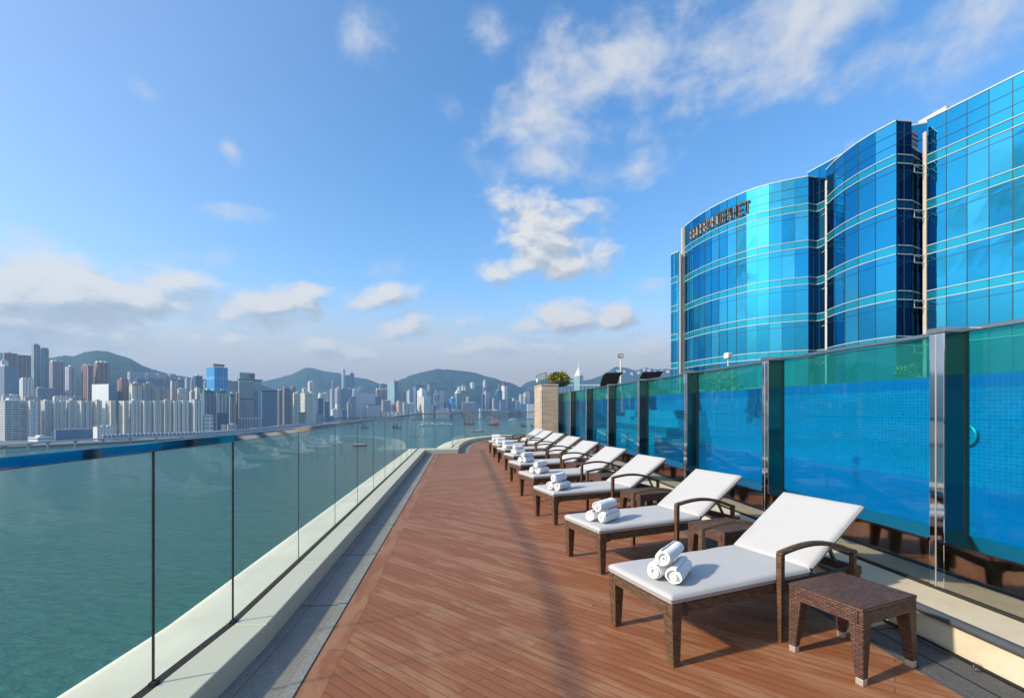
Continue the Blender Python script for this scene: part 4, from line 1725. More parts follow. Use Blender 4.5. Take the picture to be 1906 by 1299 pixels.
bayA = glass_bay([(20.25, 55.4), (20.6, 52.6), (21.5, 49.4), (23.25, 46.1), (25.1, 44.5), (27.2, 43.4)], 1.05)
bayB = glass_bay([(28.10, 42.25), (27.72, 40.1), (27.75, 37.6), (28.05, 36.2), (28.45, 35.0)], 1.45)
bayC = glass_bay([(30.85, 35.15), (31.15, 34.3), (31.52, 33.25), (31.88, 32.2), (32.25, 31.1), (32.68, 29.9), (33.35, 28.4)], 1.28, ztop=HT + .15)
glass_bay([(27.2, 43.4), (28.35, 43.75)], .6, dark=True)
glass_bay([(28.35, 43.75), (28.55, 42.55)], .6, ztop=HT - 1.2, dark=True)
glass_bay([(28.45, 35.0), (29.72, 35.15)], .62, ztop=HT, dark=True)
glass_bay([(29.72, 35.15), (31.3, 36.1)], .75, ztop=HT - 1.9, dark=True)
glass_bay([(33.35, 28.4), (36.5, 28.8)], 1.2, dark=True)
glass_bay([(18.95, 56.4), (19.15, 55.7), (19.45, 55.2)], .5, ztop=19.9)
col_fin(28.24, 42.28, .32, .32, HT - .9)
col_fin(31.02, 35.42, .28, .28, HT - .6)
col_fin(20.10, 55.55, .34, .34, HT - .1)
col_fin(19.62, 55.25, .22, .22, 19.7)
mb = MB()
for k in range(6):
    z = FL0 - SPH - FLH * k
    for (p, q) in (((28.40, 43.72), (28.2, 42.4)), ((30.0, 35.25), (30.95, 35.42))):
        mb = MB()
        for dz in (0, -.55):
            mb.bar((*p, z + dz), (*q, z + dz), .05, .05)
        mb.bar((*p, z), (*p, z - .55), .05, .05)
        rel(mb.build("white_bracket", M['rib']), hotel)
# body behind the bays, set-back parapet, roof louvre and plant room
mb = MB()
mb.prism([(20.6, 55.4), (22.0, 50.2), (24.0, 46.8), (27.4, 44.2), (29.0, 43.4), (29.2, 36.0), (31.4, 36.5), (33.0, 31.8), (34.4, 28.95), (60, 34), (60, 75), (30, 72)], ZB, HT - 2.0)
rel(mb.build("core_wall", GL[2]), hotel)
glass_bay([(27.9, 44.6), (28.9, 41.0)], 1.2, ztop=HT + .9, parapet=True)
mb = MB()
mb.prism([(30.3, 36.1), (31.6, 36.8), (32.5, 41), (30.4, 41)], HT - 1.9, HT + .1)
rel(mb.build("roof_louvre", m_facade("white roof louvre", (.55, .54, .50), (.06, .05, .05), 50, .22, .99, .5)), hotel)
glass_bay([(30.5, 37.6), (33.6, 36.4)], 1.1, ztop=HT + .95)
mb = MB()
mb.box((36.4, 40.0, HT + 1.0), (2.2, 2.2, 5.0), .2)
rel(mb.build("plant_room", M['fin'], bevel=.03), hotel)

# row of channel letters across the top storey of the first bay
sg = empty("rooftop_sign", (21.5, 49.4, 20.5))
tag(sg, "row of dark channel letters across the top storey of the curved blue tower", "sign")
M['letter'] = m_plain("dark letter face", (.025, .018, .014), .4)
M['letter_edge'] = m_plain("pale letter edge", (.62, .60, .56), .4)
PA = resample([(20.25, 55.4), (20.6, 52.6), (21.5, 49.4), (23.25, 46.1), (25.1, 44.5), (27.2, 43.4)], .30)


def pa_index(u):
    return min(range(len(PA)), key=lambda k: abs(953 + FPX * PA[k].x / PA[k].y - u))


i0, i1 = pa_index(1286), pa_index(1399)
nlet = 13
rg = random.Random(12)
STROKES = {  # (x0,z0,x1,z1) on a unit cell
    'a': [(0, 0, 0, 1), (0, 1, 1, 1), (0, .5, .8, .5), (0, 0, 1, 0)], 'b': [(0, 0, 0, 1), (1, 0, 1, 1), (0, .5, 1, .5)],
    'c': [(0, 0, 0, 1), (0, 1, 1, 1), (1, 1, 1, .5), (0, .5, 1, .5), (.4, .5, 1, 0)], 'd': [(0, 0, 0, 1), (1, 0, 1, 1), (0, 0, 1, 0), (0, 1, 1, 1)],
    'e': [(0, 0, .2, 1), (.2, 1, .5, .2), (.5, .2, .8, 1), (.8, 1, 1, 0)], 'f': [(.5, 0, .5, 1), (0, 1, 1, 1)]}
seq = "acdbcebdacbaf"
tot = 0.0
path = [PA[k] for k in range(i0, i1 + 1)]
seglen = [(b - a).length for a, b in zip(path[:-1], path[1:])]
L_tot = sum(seglen)


def on_path(s):
    for a, b, l in zip(path[:-1], path[1:], seglen):
        if s <= l:
            return a.lerp(b, s / l), (b - a).normalized()
        s -= l
    return path[-1], (path[-1] - path[-2]).normalized()


for k in range(nlet):
    p, d = on_path(L_tot * (k + .5) / nlet)
    n = Vector((d.y, -d.x))
    if n.dot(-p) < 0: n = -n
    w, h = L_tot / nlet * .80, 1.05
    base = Vector((p.x, p.y, 20.75)) + Vector((n.x, n.y, 0)) * .10
    e = Vector((d.x, d.y, 0))
    face, edge = MB(), MB()
    for (x0, z0, x1, z1) in STROKES[seq[k]]:
        A = base + e * (x0 - .5) * w + Vector((0, 0, z0 * h))
        B = base + e * (x1 - .5) * w + Vector((0, 0, z1 * h))
        nn = Vector((n.x, n.y, 0))
        edge.bar(A, B, .17, .17)
        face.bar(A + nn * .06, B + nn * .06, .12, .12)
    lt = rel(face.build("channel_letter", M['letter']), sg)
    ed = edge.build("letter_rim", M['letter_edge'])
    ed.parent = lt

# ------------------------------------------------------------------ harbour water, shore, hills
def water_mat():
    t = NT("harbour water")
    co = t.coord('Object')
    st = t.coord('Object', scale=(.8, 1.5, 1), rot=(0, 0, R(24)))
    n1 = t.noise(st, .16, 6, .62, .2)
    n2 = t.noise(st, .035, 4, .5)
    n3 = t.noise(t.coord('Object', scale=(.35, 1.0, 1), rot=(0, 0, R(-8))), .006, 5, .6, .5)
    c = t.mix(n3, (.015, .118, .090), (.030, .160, .122))
    c = t.mix(t.math('MULTIPLY', t.math('SUBTRACT', n1, .45, clamp=True), 1.2), c, (.028, .15, .135))
    hn = t.math('ADD', n1, t.math('MULTIPLY', n2, 1.2))
    nm = t.bump(hn, .7, 2.4)
    return t.done(t.pbsdf(c, .10, 0, nm, .38))


mb = MB()
mb.face([(-9000, -3800, WATER), (9000, -3800, WATER), (9000, 7650, WATER), (-9000, 7650, WATER)])
tag(mb.build("harbour_water", water_mat(), recalc=False), kind='structure')

SHORE = [(-700, 640), (-300, 700), (0, 830), (200, 950), (400, 1150), (560, 1700), (620, 2500), (700, 2950), (850, 3100), (1000, 3200), (1300, 3300), (2100, 3600)]


def shore_y(u):
    for (a, ya), (b, yb) in zip(SHORE[:-1], SHORE[1:]):
        if a <= u <= b:
            return ya + (yb - ya) * (u - a) / (b - a)
    return SHORE[0][1] if u < SHORE[0][0] else SHORE[-1][1]


mb = MB()
poly = [((u - 953) / FPX * y, y) for u, y in SHORE]
mb.prism(list(reversed(poly)) [::1] + [(-6800, 500), (-6800, 7600), (6800, 7600)], WATER - .5, GROUND)
tag(mb.build("shore_ground", m_plain("city ground", (.15, .16, .15), .9, var=.3, scale=.01)), kind='structure')

HILLS = {
    'A': ([(-330, 690), (-160, 672), (-60, 662), (0, 657), (50, 664), (93, 667), (120, 662), (135, 664), (160, 656), (180, 653), (200, 655), (219, 661), (245, 669), (262, 680), (290, 690), (320, 698), (370, 706), (470, 712), (540, 735)], 1950, 3300),
    'B': ([(400, 742), (440, 726), (486, 711), (519, 703.5), (545, 696.5), (560, 688.5), (570, 684.5), (583, 685.5), (602, 691), (629, 694.5), (659, 702.5), (681, 705), (704, 713.5), (719, 717), (760, 735)], 4100, 5600),
    'C': ([(660, 745), (700, 728), (725, 714), (740, 708.5), (752, 705), (763, 699), (787, 693), (813, 687), (840, 688.5), (862, 691), (887, 694.5), (905, 701), (923, 704.7), (935, 710), (950, 712.4), (962, 718), (968, 720.8), (1010, 735), (1040, 748)], 4000, 5400),
    'D': ([(930, 745), (967, 722), (980, 712), (990, 709), (1020, 706), (1060, 712), (1098, 707), (1119, 699.4), (1146, 683), (1165, 684.7), (1183, 690), (1202, 684.5), (1220, 688), (1254, 686.5), (1330, 690), (1450, 705)], 4700, 6300),
}


def ridge_v(pts, u):
    for (a, va), (b, vb) in zip(pts[:-1], pts[1:]):
        if a <= u <= b:
            t = (u - a) / (b - a)
            return va + (vb - va) * t
    return 760


def hill_point(key, u, t):
    """t 0 foot .. 1 ridge"""
    pts, d0, d1 = HILLS[key]
    y = d0 + (d1 - d0) * t
    zr = EYE + (HOR - ridge_v(pts, u)) / FPX * d1
    x = (u - 953) / FPX * y
    z = GROUND + (zr - GROUND) * (t ** 1.15)
    s = math.sin(math.pi * min(t, 1)) ** 1.0
    z += s * 110 * noise.noise(Vector((x * .0028, y * .0022, hash(key) % 7 * 0 + ord(key)))) + s * 42 * noise.noise(Vector((x * .009, y * .008, 4)))
    return Vector((x, y, z))


def hill_mat():
    t = NT("wooded hillside")
    co = t.coord('Object')
    n1 = t.noise(co, .0035, 6, .6)
    n2 = t.noise(co, .016, 6, .7)
    c = t.mix(n1, (.018, .045, .026), (.040, .075, .036))
    c = t.mix(t.math('MULTIPLY', t.math('SUBTRACT', n2, .3, clamp=True), 2.2, clamp=True), c, (.010, .024, .012))
    c = t.mix(t.math('GREATER_THAN', t.math('MULTIPLY_ADD', n2, .25, n1), .83), c, (.17, .15, .10))
    return t.done(t.pbsdf(c, .95, 0, t.bump(n2, .8, 12.0), .1))


M['hill'] = hill_mat()
for key, (pts, d0, d1) in HILLS.items():
    mb = MB()
    us = []
    u0, u1 = pts[0][0], pts[-1][0]
    n = int((u1 - u0) / 3)
    us = [u0 + (u1 - u0) * k / n for k in range(n + 1)]
    rows = []
    for t in [k / 26 for k in range(27)]:
        rows.append([hill_point(key, u, t) for u in us])
    for q in (.5, 1.0):
        rows.append([Vector(((u - 953) / FPX * (d1 + 900 * q), d1 + 900 * q, (EYE + (HOR - ridge_v(pts, u)) / FPX * d1) * (1 - q) + GROUND * q - 30 * (1 - q))) for u in us])
    # little tree-top raggedness along the crest
    for k, u in enumerate(us):
        rows[26][k].z += 6 * noise.noise(Vector((u * .6, 3, ord(key)))) + 3
    mb.grid(rows, 0, True)
    tag(mb.build("hill", M['hill'], recalc=False), kind='structure')

# ------------------------------------------------------------------ the city across the harbour
F = {}
F['cream'] = m_facade("cream tower wall", (.78, .74, .62), (.07, .09, .12), 3.0, 3.1, .42, .44)
F['creamrow'] = m_facade("pale estate wall", (.80, .78, .70), (.08, .10, .12), 3.2, 3.1, .42, .42, band=(11.0, .76, (.42, .43, .44)))
F['white'] = m_facade("white tower wall", (.72, .72, .70), (.10, .13, .17), 3.4, 3.3, .45, .45)
F['whiteband'] = m_facade("white banded wall", (.70, .71, .70), (.13, .16, .19), 60, 4.0, 1.0, .42)
F['slabgrey'] = m_facade("pale slab wall with long balconies", (.48, .50, .48), (.10, .13, .15), 7.5, 3.2, .86, .48)
F['tan'] = m_facade("tan tower wall", (.46, .38, .30), (.08, .08, .10), 3.0, 3.2, .45, .5)
F['brown'] = m_facade("brown tower wall", (.25, .145, .11), (.06, .055, .07), 3.0, 3.2, .5, .5, band=(9.0, .62, (.36, .25, .20)))
F['redbrown'] = m_facade("red brown tower wall", (.34, .155, .12), (.08, .06, .07), 2.8, 3.2, .45, .5, band=(8.0, .66, (.45, .34, .30)))
F['mauve'] = m_facade("mauve grey tower wall", (.34, .28, .30), (.09, .10, .13), 3.0, 3.2, .5, .5, band=(10.0, .6, (.44, .38, .38)))
F['pink'] = m_facade("dusty pink wall", (.50, .33, .33), (.12, .08, .10), 3.2, 3.4, .5, .5, band=(9.0, .7, (.62, .48, .47)))
F['grey'] = m_facade("grey tower wall", (.36, .36, .35), (.10, .11, .13), 2.8, 3.1, .5, .5)
F['greybrown'] = m_facade("grey brown stripes", (.40, .37, .33), (.10, .10, .12), 3.0, 3.1, .4, .5, band=(12.0, .55, (.18, .14, .12)))
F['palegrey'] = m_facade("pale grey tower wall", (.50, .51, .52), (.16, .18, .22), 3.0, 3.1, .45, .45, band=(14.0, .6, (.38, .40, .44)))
F['stripes'] = m_facade("pale tower with dark stripes", (.62, .60, .55), (.16, .16, .17), 3.0, 3.2, .3, .4, band=(5.5, .62, (.14, .13, .13)))
F['glassgreen'] = m_facade("green grey glass tower", (.30, .36, .35), (.045, .085, .105), 4.2, 3.2, .72, .62, rough=.1, band=(13.0, .86, (.13, .18, .19)))
F['glassblue'] = m_facade("blue office glass", (.10, .20, .32), (.02, .09, .22), 3.4, 3.6, .82, .66, .05, rough=.08)
F['glassbands'] = m_facade("blue glass with pale bands", (.26, .33, .40), (.02, .07, .19), 60, 3.9, 1.0, .62, .03, rough=.08)
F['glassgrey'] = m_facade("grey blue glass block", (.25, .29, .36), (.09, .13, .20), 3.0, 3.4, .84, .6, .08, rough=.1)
F['glasspale'] = m_facade("pale green glass", (.34, .46, .48), (.20, .33, .36), 4.0, 4.0, .9, .72, .05, rough=.08)
F['azure'] = m_facade("azure glass tower", (.05, .30, .60), (.015, .22, .52), 4.6, 40.0, .80, .97, .06, rough=.1, band=(9.2, .70, (.12, .48, .74)))
F['navy'] = m_facade("navy office wall", (.07, .10, .17), (.02, .05, .12), 3.2, 3.6, .75, .55, .05, rough=.12)
F['whiteglass'] = m_facade("white panelled wall", (.72, .77, .76), (.58, .66, .68), 50, 4.2, 1.0, .16, .02)
F['gridgrey'] = m_facade("grey fretted office wall", (.40, .40, .39), (.10, .10, .105), 2.5, 2.9, .60, .58, .03)
F['whitegrid'] = m_facade("white framed wall with square windows", (.70, .69, .64), (.25, .25, .24), 7.4, 9.2, .74, .48, .06)
F['beigeband'] = m_facade("beige block with faint bands", (.50, .46, .42), (.36, .32, .30), 80, 9.0, 1.0, .3, .02)
F['orange'] = m_facade("orange tan wall", (.56, .37, .22), (.22, .16, .11), 6, 5.0, .35, .4)
F['hotelwhite'] = m_facade("white hotel wall", (.78, .75, .68), (.42, .40, .37), 3.6, 3.4, .42, .5, .02)
F['purple'] = m_facade("plum brown office wall", (.26, .20, .23), (.10, .09, .13), 4.4, 3.6, .5, .7)
M['roofgrey'] = m_plain("roof slab grey", (.30, .30, .29), .9, var=.2, scale=.1)
M['roofwhite'] = m_plain("white rooftop plant", (.66, .66, .64), .8)
M['roofbrown'] = m_plain("orange brown crown", (.45, .30, .19), .8)
M['netgreen'] = m_plain("green scaffold netting", (.02, .19, .14), .9)
M['signred'] = m_plain("red rooftop sign", (.42, .035, .05), .6)
M['signdark'] = m_plain("dark red rooftop letters", (.20, .04, .05), .6)
M['roofblack'] = m_plain("dark roof slab", (.035, .04, .045), .6)


def bld_frame(u0, uc, u1, D):
    a = (uc - 953) / FPX
    P = Vector((a * D, D))
    w = P.normalized()
    p = Vector((w.y, -w.x))
    wl, wr = uc - u0, u1 - uc
    if wl < .4:
        r = R(3)
    elif wr < .4:
        r = R(80)
    else:
        r = max(R(9), min(R(30), math.atan2(wl, wr) * .7))
    e1 = p * math.cos(r) + w * math.sin(r)
    e2 = w * math.cos(r) - p * math.sin(r)

    def reach(e, u):
        k = (u - 953) / FPX
        return (k * P.y - P.x) / (e.x - k * e.y)
    L1 = abs(reach(e1, u1)) if wr >= .4 else None
    L2 = abs(reach(e2, u0)) if wl >= .4 else None
    if L1 is None: L1 = L2 * .8
    if L2 is None: L2 = max(8, min(L1 * .8, 40))
    return P, e1, e2, min(L1, 260), min(L2, 120)


def bld(label, u0, uc, u1, v, D, mat, cat="tower block", name="apartment_tower", plan='box', base=None, roof='box', extra=None, group=None, nb=3):
    P, e1, e2, L1, L2 = bld_frame(u0, uc, u1, D)
    zt = EYE + (HOR - v) / FPX * D
    zb = GROUND if base is None else base
    to = lambda a, b: (P.x + e1.x * a + e2.x * b, P.y + e1.y * a + e2.y * b)
    if plan == 'box':
        poly = [(0, 0), (L1, 0), (L1, L2), (0, L2)]
    elif plan == 'notch':
        poly = []
        n1, n2 = nb, max(1, round(nb * L2 / L1))
        nd = min(L1 / nb * .34, 6.5)

        def edge(L, n, fix):
            out = []
            for k in range(n):
                s0, s1 = L * k / n, L * (k + 1) / n
                m = (s1 - s0) * .17
                out += [(s0 + m if k else s0, 0), (s1 - m if k < n - 1 else s1, 0)]
                if k < n - 1:
                    out += [(s1 - m, nd), (s1 + m, nd)]
            return out
        A = edge(L1, n1, 0)
        poly = [(s, d) for s, d in A]
        Bq = edge(L2, n2, 0)
        poly += [(L1 - d * .3, s) for s, d in Bq][1 if False else 0:]
        poly += [(L1 - s, L2 - d * .3) for s, d in A]
        poly += [(d, L2 - s) for s, d in Bq]
        # drop doubled corner points
        cl = []
        for q in poly:
            if not cl or math.dist(q, cl[-1]) > .05:
                cl.append(q)
        if math.dist(cl[0], cl[-1]) < .05: cl.pop()
        poly = cl
    elif plan == 'round':
        cx, cy, ra, rb = L1 / 2, L2 / 2, L1 / 2, L2 / 2
        poly = [(cx + ra * math.cos(t), cy + rb * math.sin(t)) for t in [2 * math.pi * k / 28 for k in range(28)]]
    elif plan == 'bow':       # curved outer corner on the far side
        poly = [(0, 0)] + [(L1 * .55 + L1 * .45 * math.sin(t), L2 * .6 - L2 * .6 * math.cos(t)) for t in [math.pi / 2 * k / 8 for k in range(9)]] + [(L1, L2), (0, L2)]
    mb = MB()
    mb.prism([to(*q) for q in poly], zb, zt, 0, cap=1, wall_uv=True, bottom=False)
    org = (*to(L1 / 2, L2 / 2), zb)
    o = mb.build(name, [mat, M['roofgrey']], origin=org)
    tag(o, label, cat, group)

    def part(nm, boxes, m):
        q = MB()
        for (a0, a1, b0, b1, z0, z1) in boxes:
            q.prism([to(L1 * a0, L2 * b0), to(L1 * a1, L2 * b0), to(L1 * a1, L2 * b1), to(L1 * a0, L2 * b1)], z0, z1, wall_uv=True)
        c = q.build(nm, m, origin=org)
        c.parent = o
        c.location = (0, 0, 0)
        return c
    h = zt
    s = D / FPX
    rb_ = random.Random(int(u0 * 13 + v * 7))
    if roof == 'box':
        a = rb_.uniform(.2, .4)
        part("roof_housing", [(a, a + rb_.uniform(.25, .4), .3, .75, h, h + rb_.uniform(2, 4.5) * s * .8)], M['roofgrey'] if rb_.random() < .5 else M['roofwhite'])
    elif roof == 'multi':
        bx = [(k / nb + .2 / nb, (k + .8) / nb, .25, .8, h, h + rb_.uniform(1.2, 3.5) * s) for k in range(nb)]
        for b in bx:
            part("roof_housing", [b], M['roofwhite'] if rb_.random() < .6 else M['roofgrey'])
    elif roof == 'brown':
        part("crown", [(.02, .98, .02, .98, h, h + 5.0 * s)], M['roofbrown'])
        part("roof_housing", [(.3, .6, .3, .7, h + 5.0 * s, h + 8 * s)], M['roofwhite'])
    elif roof == 'net':
        for k in range(3):
            a = .03 + .33 * k
            part("scaffold_net", [(a, a + .24, .05, .6, h, h + rb_.uniform(3.5, 6.5) * s)], M['netgreen'])
        part("roof_housing", [(.4, .7, .5, .9, h, h + 9 * s)], M['roofwhite'])
    elif roof == 'dark':
        part("roof_slab", [(-.02, 1.02, -.02, 1.02, h, h + 1.6 * s)], M['roofblack'])
    elif roof == 'mast':
        part("roof_housing", [(.2, .6, .2, .7, h, h + 2.5 * s)], M['roofgrey'])
        part("mast", [(.42, .42 + .8 * s / L1, .4, .4 + .8 * s / L2, h + 2.5 * s, h + 13 * s)], M['roofwhite'])
    for ex in (extra or []):
        part(ex[0], [(a0, a1, b0, b1, h + z0 * s if True else 0, h + z1 * s) for (a0, a1, b0, b1, z0, z1) in ex[1]], ex[2])
    return o, to, (L1, L2, zt, s)


exec_city = True
S = lambda u, k: shore_y(u) + k      # depth k metres behind the waterfront at this bearing
C = []
# --- left group
bld("wide white slab block with long grey balconies at the edge of the city", -2, 9, 51, 746, 985, F['slabgrey'], plan='box', extra=[("roof_parapet", [(0, 1, 0, .06, 0, 1.6)], M['roofwhite']), ("roof_housing", [(.25, .72, .3, .8, 0, 5.5)], M['roofwhite'])], roof=None)
bld("narrow white tower with blue shaded side beside the wide white slab block", 52, 56, 70, 746, 1000, F['white'], plan='notch', nb=2, roof='multi')
bld("low cream block squeezed behind the narrow white tower", 66, 67, 77, 751, 1090, F['slabgrey'])
row = [(76, 83, 96), (97, 101, 109), (110, 113, 122), (123, 128, 143), (144, 151, 158), (159, 161, 171), (171.5, 180, 190), (196, 206, 215), (221, 231, 240), (241, 245, 262), (263, 268, 283), (283.5, 287, 302), (302.5, 306, 320), (320.5, 324, 336), (336.5, 340, 351), (352, 362, 377)]
num = ["first", "second", "third", "fourth", "fifth", "sixth", "seventh", "eighth", "ninth", "tenth", "eleventh", "twelfth", "thirteenth", "fourteenth", "fifteenth", "last"]
for k, (a, b, c) in enumerate(row):
    bld(f"pale estate tower, {num[k]} from the left in the long even row along the waterfront", a, b, c, 745 + (k % 3) * .4, 1045 + k * 6, F['creamrow'] if k not in (6, 7, 8) else F['cream'], plan='notch', nb=2 if c - b < 13 else 3, roof=None if k % 3 else 'box', group="long even row of estate towers")
bld("long low blue and white block at the foot of the estate towers", 100, 104, 172, 800, 985, F['glassblue'], "office block", "office_block", extra=[("roof_parapet", [(0, 1, 0, .05, 0, 1.5)], M['roofwhite'])], roof='box')
bld("low white block with stepped roof beside the long blue and white block", 173, 181, 211, 795, 990, F['white'], "low block", "low_block", roof='multi')
bld("low pale block standing left of the long blue and white block", 52, 70, 99, 814, 935, F['whiteband'], "low block", "low_block")
# behind them
bld("blue grey glass block at the edge of the skyline", -12, 8, 36, 681, 1320, F['glassgrey'], "office tower", "office_tower", roof='box')
bld("short cream tower top rising over the blue grey glass block", 1, 3, 16, 671, 1420, F['cream'])
bld("dark red brown tower with stepped crown near the edge of the skyline", 6, 8, 33, 656.5, 1540, F['brown'], plan='notch', nb=3)
bld("broad brown tower with dark rounded roof beside the tallest green glass tower", 26, 32, 58, 662, 1640, F['brown'], plan='notch', nb=4, roof='dark')
bld("tallest green grey glass tower of the left skyline with sunlit edge", 58, 63, 75, 642, 1480, F['glassgreen'], plan='box', roof=None, extra=[("crown", [(0, .8, 0, .5, 0, 2.2)], M['roofgrey'])])
bld("green grey glass tower joined beside the tallest one and a little lower", 75.2, 76.5, 91, 649, 1495, F['glassgreen'], plan='box', roof=None, extra=[("crown", [(.1, .9, .1, .5, 0, 2.4)], M['roofgrey'])])
bld("white stepped tower in front of the brown and green glass towers", 36, 42, 63, 705, 1190, F['white'], plan='notch', nb=3, roof='multi')
bld("mauve grey tower just beyond the tall green glass pair", 91.5, 98, 121, 672, 1440, F['mauve'], plan='notch', nb=4, roof='multi')
bld("pale tower with bluish side between the mauve tower and the red brown pair", 121, 128, 142, 682, 1390, F['palegrey'], plan='notch', nb=2)
bld("red brown tower, lower of the stepped pair before the hill", 151, 164, 174, 680, 1395, F['redbrown'], plan='notch', nb=2, roof='multi')
bld("red brown tower, taller of the stepped pair before the hill", 174.5, 181, 204, 674, 1415, F['redbrown'], plan='notch', nb=3, roof='multi')
bld("low grey terraces stepping up below the tall green glass pair", 64, 70, 104, 722, 1330, F['glassgrey'], "low block", "low_block", roof='multi')
bld("low beige block behind the narrow white tower", 44, 47, 76, 739, 1150, F['tan'], "low block", "low_block")
bld("low cream block with dark windows below the pale bluish tower", 98, 101, 134, 738, 1170, F['cream'], "low block", "low_block", roof='multi')
bld("low dusky block at the foot of the red brown pair", 134, 137, 152, 739, 1200, F['grey'], "low block", "low_block")
bld("low grey blocks behind the wide white slab block", 2, 6, 42, 736, 1180, F['palegrey'], "low block", "low_block", roof='multi')
bld("bright white panelled block with blue glass end", 171, 202, 216, 717, 1230, F['whiteglass'], "office block", "office_block", roof=None, extra=[("glass_end", [(.06, 1.01, -.02, 1.0, -60, .4)], F['glassblue']), ("roof_parapet", [(0, .08, 0, 1, 0, 2.5)], M['roofwhite'])])
bld("rounded brown tower with pale ribs beside the white panelled block", 215.5, 222, 243, 705.5, 1260, F['brown'], plan='round', roof='box')
bld("cream tower with orange brown crown beside the rounded brown tower", 241, 246, 265, 718, 1240, F['cream'], plan='notch', nb=2, roof='brown')
bld("pale tower with broad orange brown crown in the middle of the second row", 265.5, 268, 289, 718, 1250, F['slabgrey'], plan='notch', nb=3, roof='brown')
bld("pale banded tower between the brown crowned towers and the pinkish one", 289.5, 291, 299, 721, 1260, F['slabgrey'], plan='box', roof='box')
bld("pinkish brown tower beside the slim striped tower", 299.5, 302, 314, 722, 1270, F['pink'], plan='notch', nb=2, roof='box')
bld("slim pale tower with dark vertical stripes rising over the estate row", 317, 320, 329, 708, 1300, F['stripes'], roof='dark')
bld("white low tower with blank panel beside the slim striped tower", 330, 333, 347, 723, 1290, F['whiteband'], roof='box')
for k, (a, b, c, v) in enumerate([(237, 241, 251, 691.5), (251.5, 253, 271, 693), (271.5, 274, 288, 693.5), (291, 294, 309, 694.5), (311, 316, 327, 695.5)]):
    bld(f"pale hillside estate block, {num[k]} of five from the left below the hill crest", a, b, c, v, 2020 + k * 20, F['palegrey'], plan='notch', nb=3, roof=None, group="pale hillside estate blocks")
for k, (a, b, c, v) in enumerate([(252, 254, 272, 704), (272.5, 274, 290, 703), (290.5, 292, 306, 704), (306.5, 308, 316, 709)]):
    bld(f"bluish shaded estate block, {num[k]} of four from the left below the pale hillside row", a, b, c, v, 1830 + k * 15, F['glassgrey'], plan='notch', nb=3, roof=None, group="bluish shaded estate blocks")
bld("grey tower left of the dark blue square tower on the skyline", 344, 347, 354, 704, 1850, F['palegrey'], plan='notch', nb=2)
bld("small grey tower directly beside the dark blue square tower", 354.5, 356, 360, 707, 1840, F['grey'])
bld("dark blue square tower before the bright azure tower", 359, 364, 377, 699, 1900, F['navy'], "office tower", "office_tower")
bld("small grey tower right beside the bright azure tower", 379, 381, 384, 712, 1700, F['grey'])
bld("hazy low blue tower at the end of the hillside estate", 327.5, 330, 343, 706, 2150, F['glassgrey'])
bld("cream tower with dark window stripes behind the last estate tower", 352, 356, 363, 728, 1260, F['stripes'], roof='box')
bld("taller cream tower directly behind the striped cream tower", 362, 366, 373, 722, 1280, F['cream'], plan='notch', nb=2)
o, to, (L1, L2, zt, s) = bld("bright azure glass tower carrying red rooftop letters", 384, 399, 424, 683, 1520, F['azure'], "office tower", "office_tower", roof=None)
for k in range(7):
    q = MB()
    aa, bb = L1 * (-.02 + .115 * k), 0
    x0, y0 = to(aa, 2); x1, y1 = to(aa + L1 * .09, 2)
    q.bar((x0, y0, zt + 1.5), (x1, y1, zt + 9.5), 2.2, 2.2)
    q.bar((x0, y0, zt + 9.5), (x1, y1, zt + 9.5 - (k % 3) * 1.5), 2.2, 2.2)
    q.bar((x0, y0, zt + 1.0), (x0, y0, zt + 10.0), 2.0, 2.0)
    q.bar((x0, y0, zt + 5.5), (x1, y1, zt + 5.5), 2.0, 2.0)
    c = q.build("roof_letter", M['signred'] if k < 4 else M['signdark'], origin=tuple(o.location))
    c.parent = o; c.location = (0, 0, 0)
bld("tower under construction wrapped in green netting before the azure tower", 373, 380, 402, 731, 1240, F['glassgrey'], plan='notch', nb=3, roof='net')
bld("grey gridded tower with green netting top before the azure tower", 402.5, 404, 423, 732, 1250, F['palegrey'], plan='notch', nb=3, roof='net')
bld("narrow grey tower with green netting beside the big grey office tower", 423.5, 428, 439, 738, 1255, F['grey'], plan='notch', nb=2, roof='net')
bld("blue white low block with square windows below the green netting towers", 378, 381, 397, 772, 1150, F['whitegrid'], "low block", "low_block")
bld("dark blue netted block below the grey gridded tower", 402, 404, 423, 768, 1190, F['navy'], "low block", "low_block", roof=None)
bld("small cream block by the waterfront below the dark blue netted block", 411, 413, 420, 790, 1175, F['cream'], "low block", "low_block", roof=None)
bld("narrow reddish brown tower beside the big grey office tower", 439, 440.5, 444, 731, 1300, F['redbrown'])
bld("low pale block at the foot of the narrow grey netted tower", 421, 426, 441, 790, 1185, F['palegrey'], "low block", "low_block")
# big grey office tower with an emblem on its top box
o, to, (L1, L2, zt, s) = bld("big grey fretted office tower with overhanging roof slab and emblem on its top box", 443.5, 445, 474, 708.5, 1330, F['gridgrey'], "office tower", "office_tower", roof=None,
    extra=[("roof_slab", [(-.05, 1.55, -.08, 1.1, 1.0, 3.2)], M['roofblack']), ("crown_box", [(.04, .30, .0, .8, 3.2, 15.5)], F['glasspale']), ("crown_box", [(.30, 1.02, -.02, .8, 3.2, 15.2)], M['roofgrey']),
           ("glass_wing", [(1.003, 1.43, -.02, .9, -88, 1.0)], F['glasspale']), ("glass_wing", [(1.003, 1.20, -.06, .3, -88, -18)], F['glassbands']), ("white_band", [(-.05, 1.5, -.10, 1.0, -71, -68.5)], M['roofwhite']), ("dark_band", [(.04, .96, -.012, .2, -34.5, -33)], M['roofblack'])])
q = MB()
cx, cz, rr = .80, 9.2 * s, 3.1 * s
ring = []
